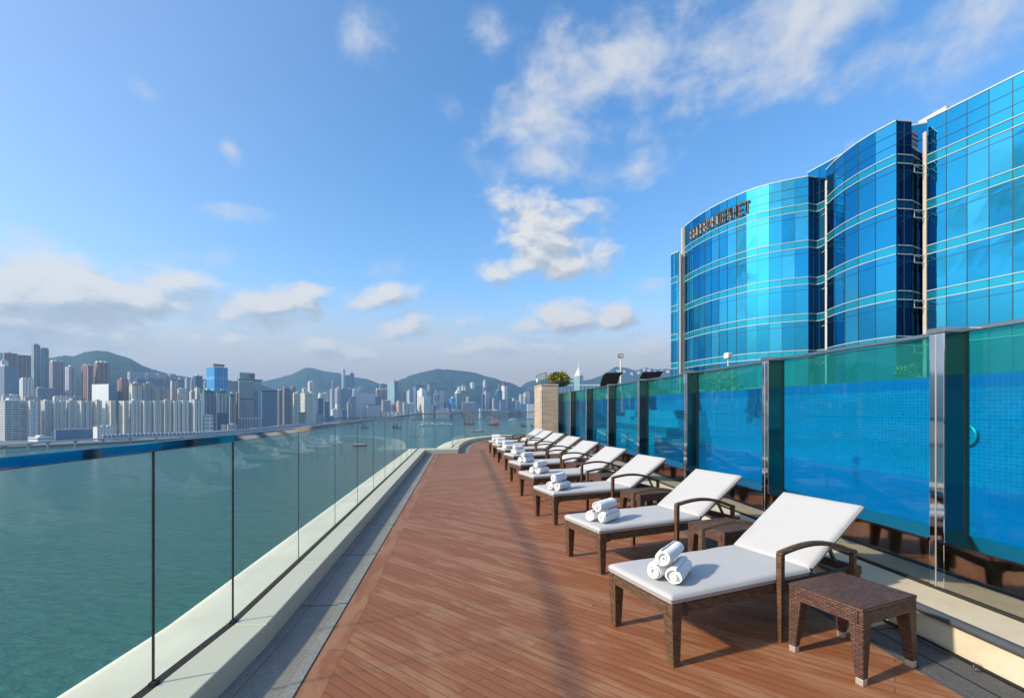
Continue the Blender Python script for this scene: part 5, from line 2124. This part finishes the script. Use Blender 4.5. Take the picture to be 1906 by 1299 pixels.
for k in range(25):
    a = 2 * math.pi * k / 24
    x, y = to(L1 * cx + rr * math.cos(a), -L2 * .03)
    ring.append((x, y, zt + cz + rr * math.sin(a)))
q.tube(ring, .8, 6)
x, y = to(L1 * cx, -L2 * .03)
q.bar((x, y, zt + cz - rr * 1.5), (x, y, zt + cz + rr * 1.5), 1.5, 1.5)
x0, y0 = to(L1 * cx - rr * .5, -L2 * .03); x1, y1 = to(L1 * cx + rr * .5, -L2 * .03)
q.bar((x0, y0, zt + cz + rr * .4), (x1, y1, zt + cz + rr * .4), 1.2, 1.2)
q.bar((x0, y0, zt + cz - rr * .4), (x1, y1, zt + cz - rr * .4), 1.2, 1.2)
c = q.build("emblem", M['roofblack'], origin=tuple(o.location)); c.parent = o; c.location = (0, 0, 0)
for k in range(9):
    x, y = to(L1 * (-.03 + .185 * k), -L2 * .07)
    q = MB(); q.box((x, y, (zt - 71 * s + GROUND) / 2), (1.6, 1.6, zt - 71 * s - GROUND))
    c = q.build("base_pier", M['roofwhite'], origin=tuple(o.location)); c.parent = o; c.location = (0, 0, 0)
bld("blue glass office tower with curved flank and pale floor bands", 486, 487.5, 516, 728, 1450, F['glassbands'], "office tower", "office_tower", plan='bow', roof='dark')
bld("brown tower with cream edge beside the curved blue office tower", 517, 519, 526, 726, 1530, F['greybrown'], plan='notch', nb=2, roof='multi')
bld("tall grey brown tower with blue centre strip, tallest of the three beside the blue office", 526.3, 529, 538, 722, 1560, F['greybrown'], plan='notch', nb=3, roof='multi')
bld("grey tower right of the tall grey brown tower", 538, 539, 545, 725, 1570, F['grey'], plan='notch', nb=2)
bld("pale ornate tower behind the grey brown towers", 541, 543, 551.5, 721, 1750, F['tan'], plan='notch', nb=2, roof='multi')
bld("cream tower with arched white crown beside the grey brown towers", 544.5, 547, 556, 732, 1640, F['cream'], plan='notch', nb=3, roof='multi')
bld("sunlit cream yellow tower with stepped crown", 559.5, 567, 585, 731, 1790, F['cream'], plan='notch', nb=4, roof='multi')
bld("grey low block with dark blue roof plant below the cream towers", 545.7, 548, 569, 769, 1660, F['grey'], "low block", "low_block", roof='dark')
bld("tall pale tower rising before the saddle of the middle hill", 573, 576, 583.5, 711, 2050, F['cream'], plan='notch', nb=2, roof='multi')
bld("shorter pale tower beside the tall pale tower before the middle hill", 562, 565, 573, 722.5, 2080, F['white'], plan='notch', nb=2)
bld("narrow dim white tower behind the navy office block", 580, 582, 588, 745, 2000, F['white'])
bld("cream tower group behind the navy office block", 592, 596, 611, 732, 2440, F['cream'], plan='notch', nb=3, roof='multi')
bld("navy office block with pale grid before the cream tower group", 586.5, 592, 602, 741, 2180, F['navy'], "office block", "office_block")
bld("blue glass office block beside the navy office block", 603, 604, 614, 747, 2250, F['glassblue'], "office block", "office_block")
bld("grey low block at the waterfront below the navy office", 576, 583, 600, 772, 2060, F['grey'], "low block", "low_block")
bld("dark low block at the waterfront below the blue glass office", 601, 603, 622, 774, 2420, F['glassblue'], "low block", "low_block")
# --- centre
bld("pale slab tower, first of the big grey cluster", 614, 618, 623, 724, 2900, F['palegrey'], plan='notch', nb=2)
bld("pale slab tower with sunlit edge, second of the big grey cluster", 623.3, 628, 634, 723, 2940, F['palegrey'], plan='notch', nb=2, roof='multi')
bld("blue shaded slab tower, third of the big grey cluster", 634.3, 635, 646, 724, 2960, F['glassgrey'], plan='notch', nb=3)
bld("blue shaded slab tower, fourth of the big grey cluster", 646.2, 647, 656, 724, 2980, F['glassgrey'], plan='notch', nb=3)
bld("white edged slab tower, fifth of the big grey cluster", 656.3, 659, 665.5, 723.5, 3000, F['white'], plan='notch', nb=2)
bld("pale slab tower, last of the big grey cluster", 666, 668, 676, 722.5, 3020, F['palegrey'], plan='notch', nb=3)
bld("very tall slender glass tower with rounded top, higher of the twin on the hill", 634.5, 638, 643.7, 687.5, 3500, F['glasspale'], plan='round', roof='box')
bld("link block between the two tall slender towers on the hill", 644, 644.5, 650.5, 698, 3530, F['glassgrey'], roof=None)
bld("tall slender blue glass tower, lower of the twin on the hill", 650.8, 652, 659, 694, 3510, F['glassblue'], roof='box')
bld("slim red and white tower before the middle hill", 617.7, 619, 623, 711, 3300, F['redbrown'])
bld("small sunlit cream tower below the big grey cluster", 624, 627, 632, 752, 2720, F['cream'])
bld("pinkish tower below the big grey cluster", 645.5, 648, 655, 749, 2820, F['tan'], plan='notch', nb=2)
bld("grey brown banded tower left of the white framed block", 650.5, 652, 662, 738, 2900, F['glassbands'], roof='box')
bld("slim grey tower touching the white framed block", 655.3, 657, 663, 751, 2840, F['mauve'], plan='notch', nb=2)
bld("low blue block under the pinkish tower", 634, 636, 646, 762, 2760, F['glassblue'], "low block", "low_block")
bld("low white block under the small cream tower", 616, 619, 630, 762, 2660, F['white'], "low block", "low_block")
bld("broad white framed block with rows of square windows", 663, 664.5, 697, 731.5, 3000, F['whitegrid'], "office block", "office_block", roof='box')
bld("beige block with dark roof before the white framed block", 683, 684.5, 708.5, 754, 2975, F['beigeband'], "low block", "low_block", roof='dark')
bld("navy low tower behind the beige block", 697.5, 698.5, 709, 737.5, 3200, F['navy'])
bld("red brown tower pair end nearer the white framed block", 699, 702, 709.5, 725.5, 3340, F['redbrown'], plan='notch', nb=3, roof='multi')
bld("red brown tower beside the pale green glass tower", 710, 713, 721, 725, 3360, F['redbrown'], plan='notch', nb=3, roof='multi')
bld("white topped blue tower peeping over the red brown pair", 706, 708, 720, 714.5, 3500, F['glassgrey'], roof='box')
bld("pale green glass tower with dark blue flank and mast", 721, 734, 741, 709.5, 3260, F['glasspale'], "office tower", "office_tower", roof='mast', extra=[("glass_flank", [(.02, 1.0, -.012, .5, -70, 0)], F['glassblue'])])
bld("dusty pink ornate block with stepped crown", 709.5, 713, 727.5, 746, 3120, F['pink'], plan='notch', nb=4, roof='multi')
bld("lower wing of the dusty pink ornate block", 727.8, 728.5, 733, 753, 3130, F['pink'])
bld("dark red brown tower beyond the pale green glass tower", 740, 743, 748, 729, 3350, F['redbrown'], plan='notch', nb=2)
bld("dark red tower beside the dark red brown tower", 748.5, 750, 756, 729.5, 3370, F['redbrown'], plan='notch', nb=2)
bld("orange tan block with tapering top", 737, 742, 746.5, 747, 3080, F['orange'], roof='box')
bld("pale grey tower beside the orange tan block", 749, 752, 759, 749, 3060, F['palegrey'], plan='notch', nb=2)
bld("white tower with blue side, nearer of two before the white hotel", 759.5, 762, 767, 750, 3080, F['white'], plan='notch', nb=2)
bld("white and grey tower close to the white hotel", 767.5, 769, 774.5, 749, 3090, F['white'], plan='notch', nb=2)
for k, (a, c, v) in enumerate([(699, 708, 767), (709.5, 718, 766), (719, 726, 767), (727, 734, 766)]):
    bld(f"low white estate block, {num[k]} of four from the left under the dusty pink block", a, a + 3, c, v, 3000 + k * 8, F['white'], "low block", "low_block", plan='notch', nb=2, roof=None, group="low white estate blocks")
for k, (a, c, v) in enumerate([(735, 748, 769), (749, 760, 770), (761, 775, 768), (769, 778, 761)]):
    bld(f"small pale waterfront block, {num[k]} of four before the white hotel", a, a + 4, c, v, 3050 + k * 10, [F['cream'], F['palegrey']][k % 2], "low block", "low_block", roof='multi', group="small pale waterfront blocks")
bld("large white waterfront hotel with stepped tower", 776.5, 788.5, 802, 738, 3090, F['hotelwhite'], "hotel", "white_hotel", plan='notch', nb=4, roof=None, extra=[("upper_tower", [(.0, .62, .25, 1.0, 0, 12)], F['hotelwhite']), ("grey_wing", [(.62, 1.0, .3, 1.0, 0, 11)], F['grey']), ("roof_housing", [(.12, .5, .4, .8, 12, 16)], M['roofwhite'])])
bld("dark blue banded tower with flat roof behind the white hotel", 769, 774, 791, 718, 3550, F['glassbands'], roof='dark', extra=[("roof_frame", [(.2, .24, .2, .25, 0, 7), (.92, .95, .2, .25, 0, 8)], M['roofgrey'])])
bld("hazy stepped block beside the dark blue banded tower", 757, 762, 769, 727, 3650, F['palegrey'])
bld("grey green tower with pale edge behind the white hotel", 795, 799, 809, 714.5, 3500, F['glassgreen'], roof='dark')
bld("dark portal shaped government block with pale centre", 809.5, 811, 832, 724.5, 3450, F['glassgreen'], "office block", "office_block", roof='dark', extra=[("pale_centre", [(.38, .72, -.02, .3, -60, -3)], F['palegrey'])])
bld("slim brown tower beyond the white hotel", 807, 808, 811, 734, 3250, F['greybrown'])
bld("brown tower with dark stripes before the portal shaped block", 811.5, 813, 818, 734, 3260, F['greybrown'], plan='notch', nb=2)
bld("small white cube block right of the white hotel", 809, 810, 813.5, 747, 3140, F['white'], "low block", "low_block", roof=None)
bld("small navy block under the white cube block", 806, 807, 813, 755, 3125, F['navy'], "low block", "low_block", roof=None)
bld("small terracotta and white block before the portal shaped block", 814, 816, 824, 748, 3150, F['pink'], "low block", "low_block", roof='multi')
bld("slim white block at the edge of the white hotel", 803, 804, 806, 753, 3110, F['white'], "low block", "low_block", roof=None)
bld("long low bluish waterfront hall", 808, 812, 837, 762, 3110, F['palegrey'], "low block", "low_block", roof='multi')
bld("deep blue glass block with slanted top beyond the bluish hall", 826, 829, 837, 748, 3170, F['glassblue'], "office block", "office_block", roof=None)
bld("bright blue glass twin block before the spired tower", 836.5, 841, 848, 741, 3180, F['azure'], "office block", "office_block", roof='box')
o, to, (L1, L2, zt, s) = bld("grey blue tower with white pyramid and spire", 846, 850, 857, 732, 3300, F['glassgreen'], "office tower", "office_tower", roof=None)
q = MB()
base = [(*to(a * L1, b * L2), zt) for a, b in ((0, 0), (1, 0), (1, 1), (0, 1))]
top = (*to(.5 * L1, .5 * L2), zt + 9 * s)
for k in range(4):
    q.face([base[k], base[(k + 1) % 4], top])
q.tube([(top[0], top[1], zt + 7 * s), (top[0], top[1], zt + 17 * s)], [.9 * s * .5, .2], 6)
c = q.build("spire", M['roofwhite'], origin=tuple(o.location)); c.parent = o; c.location = (0, 0, 0)
bld("wide plum brown office block with pale roof edge", 858, 861, 884, 749.5, 3170, F['purple'], "office block", "office_block", roof=None, extra=[("roof_parapet", [(0, 1, 0, .08, 0, 1.6)], M['roofwhite'])])
bld("blue low block beside the plum brown office block", 884.3, 885, 895, 752.5, 3180, F['glassblue'], "office block", "office_block", roof=None)
bld("tan domed tower behind the plum brown office block", 867, 869, 874.5, 740, 3420, F['tan'], plan='round', roof='multi')
bld("small white block beside the blue low block", 891, 893, 897, 760, 3170, F['white'], "low block", "low_block", roof=None)
# angular dark glass tower
bld("dark angular glass tower with white diagonal bracing", 896, 898.5, 903, 734, 3330, F['navy'], "office tower", "office_tower", roof='mast')
bld("pale grey tower topped by a square red sign", 900.7, 904, 911, 728, 3400, F['palegrey'], "office tower", "office_tower", roof=None, extra=[("red_sign", [(.1, 1.05, -.05, .3, 0, 5)], M['signred'])])
bld("dark slim tower beside the tower with the square red sign", 910.5, 912, 916, 738, 3360, F['navy'], "office tower", "office_tower")
bld("beige striped slim tower before the dark blue tall tower", 916, 918, 921.5, 742, 3300, F['stripes'])
bld("dark blue tall tower left of the white tower with the high red sign", 921, 926, 935, 727, 3420, F['glassblue'], "office tower", "office_tower", roof='mast')
bld("tall white tower topped by the highest red sign", 933, 939, 944.5, 717.5, 3520, F['white'], "office tower", "office_tower", roof=None, extra=[("red_sign", [(-.3, 1.02, -.05, .3, 0, 5.2)], M['signred'])])
bld("blue block with pale window stripe and thin red rooftop sign", 929, 932, 941, 745, 3250, F['glassbands'], "office tower", "office_tower", roof=None, extra=[("red_sign", [(-.1, 1.0, -.05, .2, 0, 1.9)], M['signred'])])
bld("blue low block between the two red sign towers and the rail", 940.5, 941, 946, 759, 3240, F['glassblue'], "office block", "office_block", roof=None)
bld("hazy dark block with blue roof beyond the white red sign tower", 945.6, 947, 952, 743, 3450, F['navy'], "office tower", "office_tower", roof='dark')
bld("dark block topped by a white pavilion", 952, 954, 959, 746, 3400, F['navy'], "office tower", "office_tower", roof=None, extra=[("white_pavilion", [(.2, .7, .1, .7, 0, 5)], M['roofwhite'])])
bld("slate grey block beside the block with the white pavilion", 959, 961, 967, 747, 3350, F['glassgrey'], "office block", "office_block")
bld("white and orange stepped tower, nearer of two by the stone block", 966, 969, 975, 736, 3480, F['white'], plan='notch', nb=3, roof='multi')
bld("white and orange stepped tower, taller of two by the stone block", 974, 978, 986, 731.5, 3520, F['cream'], plan='notch', nb=3, roof='multi')
bld("deep blue low glass block near the stone block", 967, 969, 981, 752, 3280, F['glassblue'], "office block", "office_block", roof=None)
bld("white low hall next to the stone block", 980.5, 982, 994, 752, 3260, F['white'], "low block", "low_block", roof=None)
bld("slate low block filling the waterfront below the angular tower", 896.5, 899, 929, 764, 3240, F['glassgrey'], "low block", "low_block", roof='multi')
bld("dim blue low block filling the waterfront below the slate grey block", 946, 950, 966, 763, 3260, F['navy'], "low block", "low_block", roof='multi')
bld("dim low block between the bluish hall and the plum office", 838, 842, 858, 764, 3140, F['glassgrey'], "low block", "low_block", roof='multi')
# white towers standing on the hill
def hill_base(u, v, key):
    best = min((abs((HOR - (hill_point(key, u, t / 80).z - EYE) * -1 * 0) - 0) , t) for t in range(81))
    bt, be = .3, 1e9
    for t in range(1, 80):
        p = hill_point(key, u, t / 80)
        vv = HOR - (p.z - EYE) * FPX / p.y
        if abs(vv - v) < be:
            be, bt = abs(vv - v), t / 80
    return hill_point(key, u, bt)
for k, (a, b, c, v, vb) in enumerate([(852, 855, 858.5, 721, 729), (858.8, 861, 864, 719, 728), (864, 865, 867.5, 720, 727), (875, 879, 884, 712, 724), (899, 902, 905.5, 709, 722)]):
    p = hill_base((a + c) / 2, vb, 'C')
    bld(["cream tower at the lower end of the hill cluster", "cream tower topping the middle of the hill cluster", "cream tower closing the hill cluster", "lone bright white tower halfway up the hill", "lone pale tower highest on the hill"][k],
        a, b, c, v, p.y, F['hotelwhite'], plan='notch', nb=2, base=p.z - 25, roof='box')
for k, (u, w, v) in enumerate([(1150, 5, 688), (1162, 4, 689), (1176, 5, 693), (1189, 6, 691), (1199, 5, 685.5), (1208, 6, 686.5), (1219, 5, 690), (1232, 6, 689), (1243, 6, 689), (1140, 4, 694)]):
    p = hill_base(u, v + 5, 'D')
    bld(["white house on the peak of the ridge behind the lamp post", "white house just right of the lamp post", "small white house on the dip of the ridge", "pale villa climbing toward the second crest", "tall white block on the second crest", "pale villa right of the tall white block", "white villa beyond the second crest",
         "long pale villa near the glass hotel", "white villa touching the edge of the glass hotel", "tiny white house below the peak left of the lamp post"][k], u - w / 2, u - w / 4, u + w / 2, v, p.y, F['hotelwhite'], "villa", "hill_villa", base=p.z - 15, roof=None, group="white houses along the ridge")
# distant pyramid topped tower behind the terrace
o, to, (L1, L2, zt, s) = bld("tall pale tower with pyramid crown and needle spire behind the yellow shrub", 1068.7, 1079, 1085.5, 699, 3300, F['glasspale'], "skyscraper", "spire_tower", roof=None)
q = MB()
for (r0, z0, r1, z1) in ((.5, 0, .40, 5), (.40, 5, .16, 11.5), (.16, 11.5, .05, 17), (.035, 17, .012, 33)):
    A = [(*to(L1 * .5 + L1 * r0 * x, L2 * .5 + L2 * r0 * y), zt + z0 * s) for x, y in ((-1, -1), (1, -1), (1, 1), (-1, 1))]
    B = [(*to(L1 * .5 + L1 * r1 * x, L2 * .5 + L2 * r1 * y), zt + z1 * s) for x, y in ((-1, -1), (1, -1), (1, 1), (-1, 1))]
    q.taper(B, A)
c = q.build("spire", M['roofwhite'], origin=tuple(o.location)); c.parent = o; c.location = (0, 0, 0)

# ------------------------------------------------------------------ elevated highway with its white-ribbed noise barrier
hw = [(-900, 640), (-835, 780), (-850, 850), (-835, 915), (-790, 990), (-700, 1085), (-690, 1250), (-715, 1450), (-715, 1640), (-640, 1900), (-580, 2250)]
hp = resample(hw, 22.0)
high = empty("elevated_highway", (hp[8].x, hp[8].y, WATER))
tag(high, "grey elevated highway on piers running along the far waterfront", "highway")
M['conc'] = m_plain("grey concrete", (.33, .33, .32), .85, var=.2, scale=.05)
HZ = -58.5
rail_run([tuple(p) for p in hp], HZ - 1.8, HZ, 13.0, "road_slab", M['conc'], high, bevel=0)
rail_run(offset_line([tuple(p) for p in hp], -6.6), HZ - .4, HZ + 1.1, .4, "edge_wall", M['roofwhite'], high, bevel=0)
for k in range(1, len(hp) - 1, 2):
    q = MB()
    p = hp[k]
    q.tube([(p.x, p.y, WATER - 2), (p.x, p.y, HZ - 3.2)], 1.5, 10)
    q.box((p.x, p.y, HZ - 2.5), (10, 3, 1.6), math.atan2(*(hp[k + 1] - hp[k - 1]).yx) + math.pi / 2)
    rel(q.build("pier", M['conc']), high)
nb_ = empty("noise_barrier", (hp[14].x, hp[14].y, HZ))
tag(nb_, "white ribbed noise barrier arching over the elevated highway", "barrier")
M['barrier'] = m_plain("dull blue grey barrier panel", (.16, .20, .25), .5)
bp = [p for p in resample(hw, 7.0) if 953 + FPX * p.x / p.y > 184 and 953 + FPX * p.x / p.y < 640 and p.y > 930]
rows = []
for i, p in enumerate(bp):
    d = (bp[min(i + 1, len(bp) - 1)] - bp[max(i - 1, 0)]).normalized()
    n = Vector((d.y, -d.x))
    rows.append([(p.x + n.x * o, p.y + n.y * o, HZ + z) for o, z in ((6.2, 0), (6.3, 4), (5.6, 6.2), (3.5, 7.4), (1.0, 7.8))])
q = MB(); q.grid(rows, 0, False); rel(q.build("panel_skin", M['barrier'], recalc=False), nb_)
rest = MB()
for k, r in enumerate(rows):
    q = MB() if k < 100 else rest
    for a, b in zip(r[:-1], r[1:]):
        q.bar(Vector(a) + Vector((0, -.2, 0)), Vector(b) + Vector((0, -.2, .1)), 1.3, .9)
    if k < 100:
        rel(q.build("rib", M['roofwhite']), nb_)
o = rel(rest.build("rib", M['roofwhite']), nb_)
o['kind'] = 'stuff'

# trees along the waterfront park, far off
M['park'] = m_plain("dark park foliage", (.025, .048, .022), .9, var=.5, scale=.05)
M['bark'] = m_plain("bark", (.08, .06, .045), .9)
for k in range(26):
    u = 600 + k * 5.6 + random.uniform(-1.5, 1.5)
    y = shore_y(u) + 12 + random.uniform(0, 10)
    x = (u - 953) / FPX * y
    t = empty("park_tree", (x, y, GROUND))
    h, r = random.uniform(13, 20), random.uniform(8, 12)
    q = MB(); q.tube([(0, 0, 0), (0, 0, h * .6)], [.8, .4], 6); q.build("trunk", M['bark'], t)
    q = MB()
    for j in range(170):
        a, e = random.uniform(0, 6.28), random.uniform(-.6, 1.5)
        rr = r * random.uniform(.4, 1) ** .5
        c = Vector((rr * math.cos(a) * math.cos(e), rr * math.sin(a) * math.cos(e), h * .62 + r * .62 * math.sin(e)))
        d = Vector((random.gauss(0, 1), random.gauss(0, 1), random.gauss(0, 1))).normalized()
        s_ = d.cross(Vector((.3, .5, .8))).normalized()
        q.face([c - d * 2.1, c + s_ * 1.3, c + d * 2.1, c - s_ * 1.3])
    q.build("crown", M['park'], t, recalc=False)
    tag(t, "dark round park tree in the tree line at the far water's edge", "tree", "park trees along the far waterfront")

# ------------------------------------------------------------------ boats
M['hull_dark'] = m_plain("dark timber hull", (.10, .045, .03), .6)
M['sail'] = m_plain("red batten sail", (.50, .06, .05), .7)
M['boat_white'] = m_plain("white boat paint", (.75, .76, .76), .4)
M['boat_green'] = m_plain("green boat paint", (.05, .20, .17), .5)
M['boat_window'] = m_plain("boat window", (.03, .05, .07), .2)
M['foam'] = m_plain("white water wake", (.70, .76, .76), .8)


def hull_mb(Ln, B, H, sheer=.25):
    mb = MB()
    rows = []
    for k in range(13):
        s = k / 12
        w = B / 2 * (math.sin(math.pi * min(1, .08 + s * .62 + .3 * s * s)) ** .55 if s < .999 else .02)
        z = H * (1 + sheer * ((s - .45) * 2) ** 2)
        x = -Ln / 2 + Ln * s
        rows.append([(x, -w, z), (x * .98, -w * .8, H * .3), (x * .95, 0, -.6), (x * .98, w * .8, H * .3), (x, w, z)])
    mb.grid(rows, 0, False)
    for k in range(12):
        mb.face([rows[k][0], rows[k][4], rows[k + 1][4], rows[k + 1][0]])
    mb.face(rows[0])
    return mb


def junk(u, v, w, rz, label, sails=3, group="red sailed junk boats"):
    y = FPX * (EYE - WATER) / (v - HOR)
    Ln = w / FPX * y
    r = empty("junk_boat", ((u - 953) / FPX * y, y, WATER), rz)
    hull_mb(Ln, Ln * .26, Ln * .10, .9).build("hull", M['hull_dark'], r)
    q = MB(); q.box((-Ln * .28, 0, Ln * .16), (Ln * .28, Ln * .18, Ln * .10)); q.build("cabin", M['hull_dark'], r)
    for k in range(sails):
        px = -Ln * .32 + Ln * .32 * k
        h = Ln * (.55 if k == 1 else .40)
        q = MB(); q.tube([(px, 0, Ln * .08), (px, 0, Ln * .14 + h)], Ln * .010, 6); mst = q.build("mast", M['hull_dark'], r)
        rows = []
        for j in range(9):
            s = j / 8
            ww = Ln * .135 * (1.05 - .35 * s - .25 * s ** 4)
            rows.append([(px - ww * (.7 - .2 * s), .25 + .3 * math.sin(j * 1.6), Ln * .15 + h * s), (px + ww * .2, .9, Ln * .15 + h * s + .3), (px + ww * (1.0 - .5 * s), .25, Ln * .15 + h * s - .2)])
        q = MB(); q.grid(rows, 0, False); q.grid([[(a, b - .25, c) for a, b, c in rw] for rw in rows], 0, False)
        q.build("sail", M['sail'], r)
    tag(r, label, "boat", group)


junk(679, 797, 15, .5, "red sailed junk seen through the side glass, farthest up the harbour", 2)
junk(738, 797, 16, .3, "faint red sailed junk seen through the side glass near the corner post", 2)
junk(873, 790.5, 22, .2, "red sailed junk before the plum brown waterfront", 3)
junk(917, 791.5, 24, 2.9, "red sailed junk with dark red hull in the middle of the far glass", 2)
junk(975, 794, 13, .4, "red sailed junk close to the stone block", 2)
junk(992, 793.5, 10, .4, "small red sailed junk cut off by the stone block", 1)


def ferry(u, v, w, rz, label, decks=2, mat='boat_white', name="ferry", cat="boat", group=None):
    y = FPX * (EYE - WATER) / (v - HOR)
    Ln = w / FPX * y
    r = empty(name, ((u - 953) / FPX * y, y, WATER), rz)
    hull_mb(Ln, Ln * .27, Ln * .09, .3).build("hull", M[mat], r)
    z = Ln * .09
    for k in range(decks):
        l = Ln * (.70 - .16 * k)
        q = MB(); q.box((-Ln * .05, 0, z + Ln * .035), (l, Ln * .20 - k * .5, Ln * .07)); q.build("deck_house", M['boat_white'], r, bevel=Ln * .008)
        q = MB(); q.box((-Ln * .05, 0, z + Ln * .04), (l * .94, Ln * .203 - k * .5, Ln * .028)); q.build("window_strip", M['boat_window'], r)
        z += Ln * .072
    q = MB(); q.tube([(-Ln * .1, 0, z), (-Ln * .12, 0, z + Ln * .12)], [Ln * .02, Ln * .012], 8); q.build("funnel", M[mat], r)
    tag(r, label, cat, group)
    return r


def wake(u, v, w, rz, label):
    y = FPX * (EYE - WATER) / (v - HOR)
    Ln = w / FPX * y
    q = MB()
    q.grid([[(Ln * s, Ln * (.02 + .05 * s) * sd + .02 * Ln * math.sin(s * 30) * .2, .12) for s in [k / 16 for k in range(17)]] for sd in (-.5, .5)], 0, False)
    o = q.build("boat_wake_water", M['foam'], recalc=False)
    o.location = ((u - 953) / FPX * y, y, WATER)
    o.rotation_euler = (0, 0, rz)
    tag(o, kind='structure')


ferry(670, 830, 26, .15, "low ferry with brown roof crossing behind the side glass", 1, 'hull_dark')
ferry(892, 803.5, 15, .1, "white motor launch with green hull before the far glass", 2, 'boat_green', "motor_launch")
ferry(878, 804, 8, .6, "small dark green work boat beside the white motor launch", 1, 'boat_green', "work_boat")
ferry(801, 798.6, 4.5, 3.1, "tiny white speedboat trailing a wake in the corner pane", 1, name="speedboat")
ferry(771, 812, 6, .2, "small dark sampan, left one of two beneath the speedboat", 1, 'hull_dark', "sampan")
ferry(778, 812.5, 5, .8, "small dark sampan, right one of two beneath the speedboat", 1, 'hull_dark', "sampan")
ferry(789, 811.5, 4.5, .1, "lone small dark boat right of the two sampans", 1, 'hull_dark', "sampan")
ferry(780, 816.5, 4, 3.1, "tiny launch ahead of the long white wake", 1, name="speedboat")
wake(803, 798.8, 9, .05, "")
wake(782, 816.7, 24, .03, "")
ferry(911, 779.5, 17, .05, "large white ferry berthed under the red sign towers", 3)
ferry(955, 782.5, 17, .1, "cream ferry moored left of the small red junks", 2)
ferry(700, 786, 8, .1, "white launch passing the park trees", 1, name="motor_launch")
ferry(663, 789, 8, .2, "white launch near the red junk behind the side glass", 1, name="motor_launch")
# marina: yachts behind a breakwater
q = MB()
a, b = at(778, 793, WATER), at(842, 791, WATER)
q.bar((a.x, a.y, WATER + .8), (b.x, b.y, WATER + .8), 9, 3.4)
bw = q.build("breakwater", M['conc'], origin=(a.x, a.y, WATER))
tag(bw, "long grey breakwater with yachts moored behind it", "breakwater")
rm = random.Random(5)
for k in range(16):
    u = 781 + k * 3.9 + rm.uniform(-1, 1)
    v = rm.uniform(787.5, 790.8)
    y = FPX * (EYE - WATER) / (v - HOR)
    r = empty("yacht", ((u - 953) / FPX * y, y, WATER), rm.uniform(-.4, .6))
    Ln = rm.uniform(9, 17)
    hull_mb(Ln, Ln * .28, Ln * .12).build("hull", M['boat_white'], r)
    q = MB(); q.box((-Ln * .05, 0, Ln * .17), (Ln * .45, Ln * .2, Ln * .12)); q.build("cabin", M['boat_white'], r)
    if k % 2:
        q = MB(); q.tube([(0, 0, Ln * .1), (0, 0, Ln * 1.1)], .14, 5); q.build("mast", M['boat_white'], r)
    tag(r, "small white yacht moored behind the long grey breakwater", "boat", "yachts moored behind the breakwater")

# ------------------------------------------------------------------ the air over the harbour
mb = MB()
x0, x1, y0, y1, z0, z1 = -9100, 9100, -3900, 7700, WATER - 1.5, 620
mb.box(((x0 + x1) / 2, (y0 + y1) / 2, (z0 + z1) / 2), (x1 - x0, y1 - y0, z1 - z0))
t = NT("harbour haze")
pv = t.n('VolumePrincipled')
pv.inputs['Color'].default_value = (.36, .64, .97, 1)
pv.inputs['Density'].default_value = 1.25e-4
pv.inputs['Anisotropy'].default_value = .2
t.l(pv.outputs[0], t.out.inputs['Volume'])
hz = mb.build("haze", t.m)
tag(hz, kind='stuff')
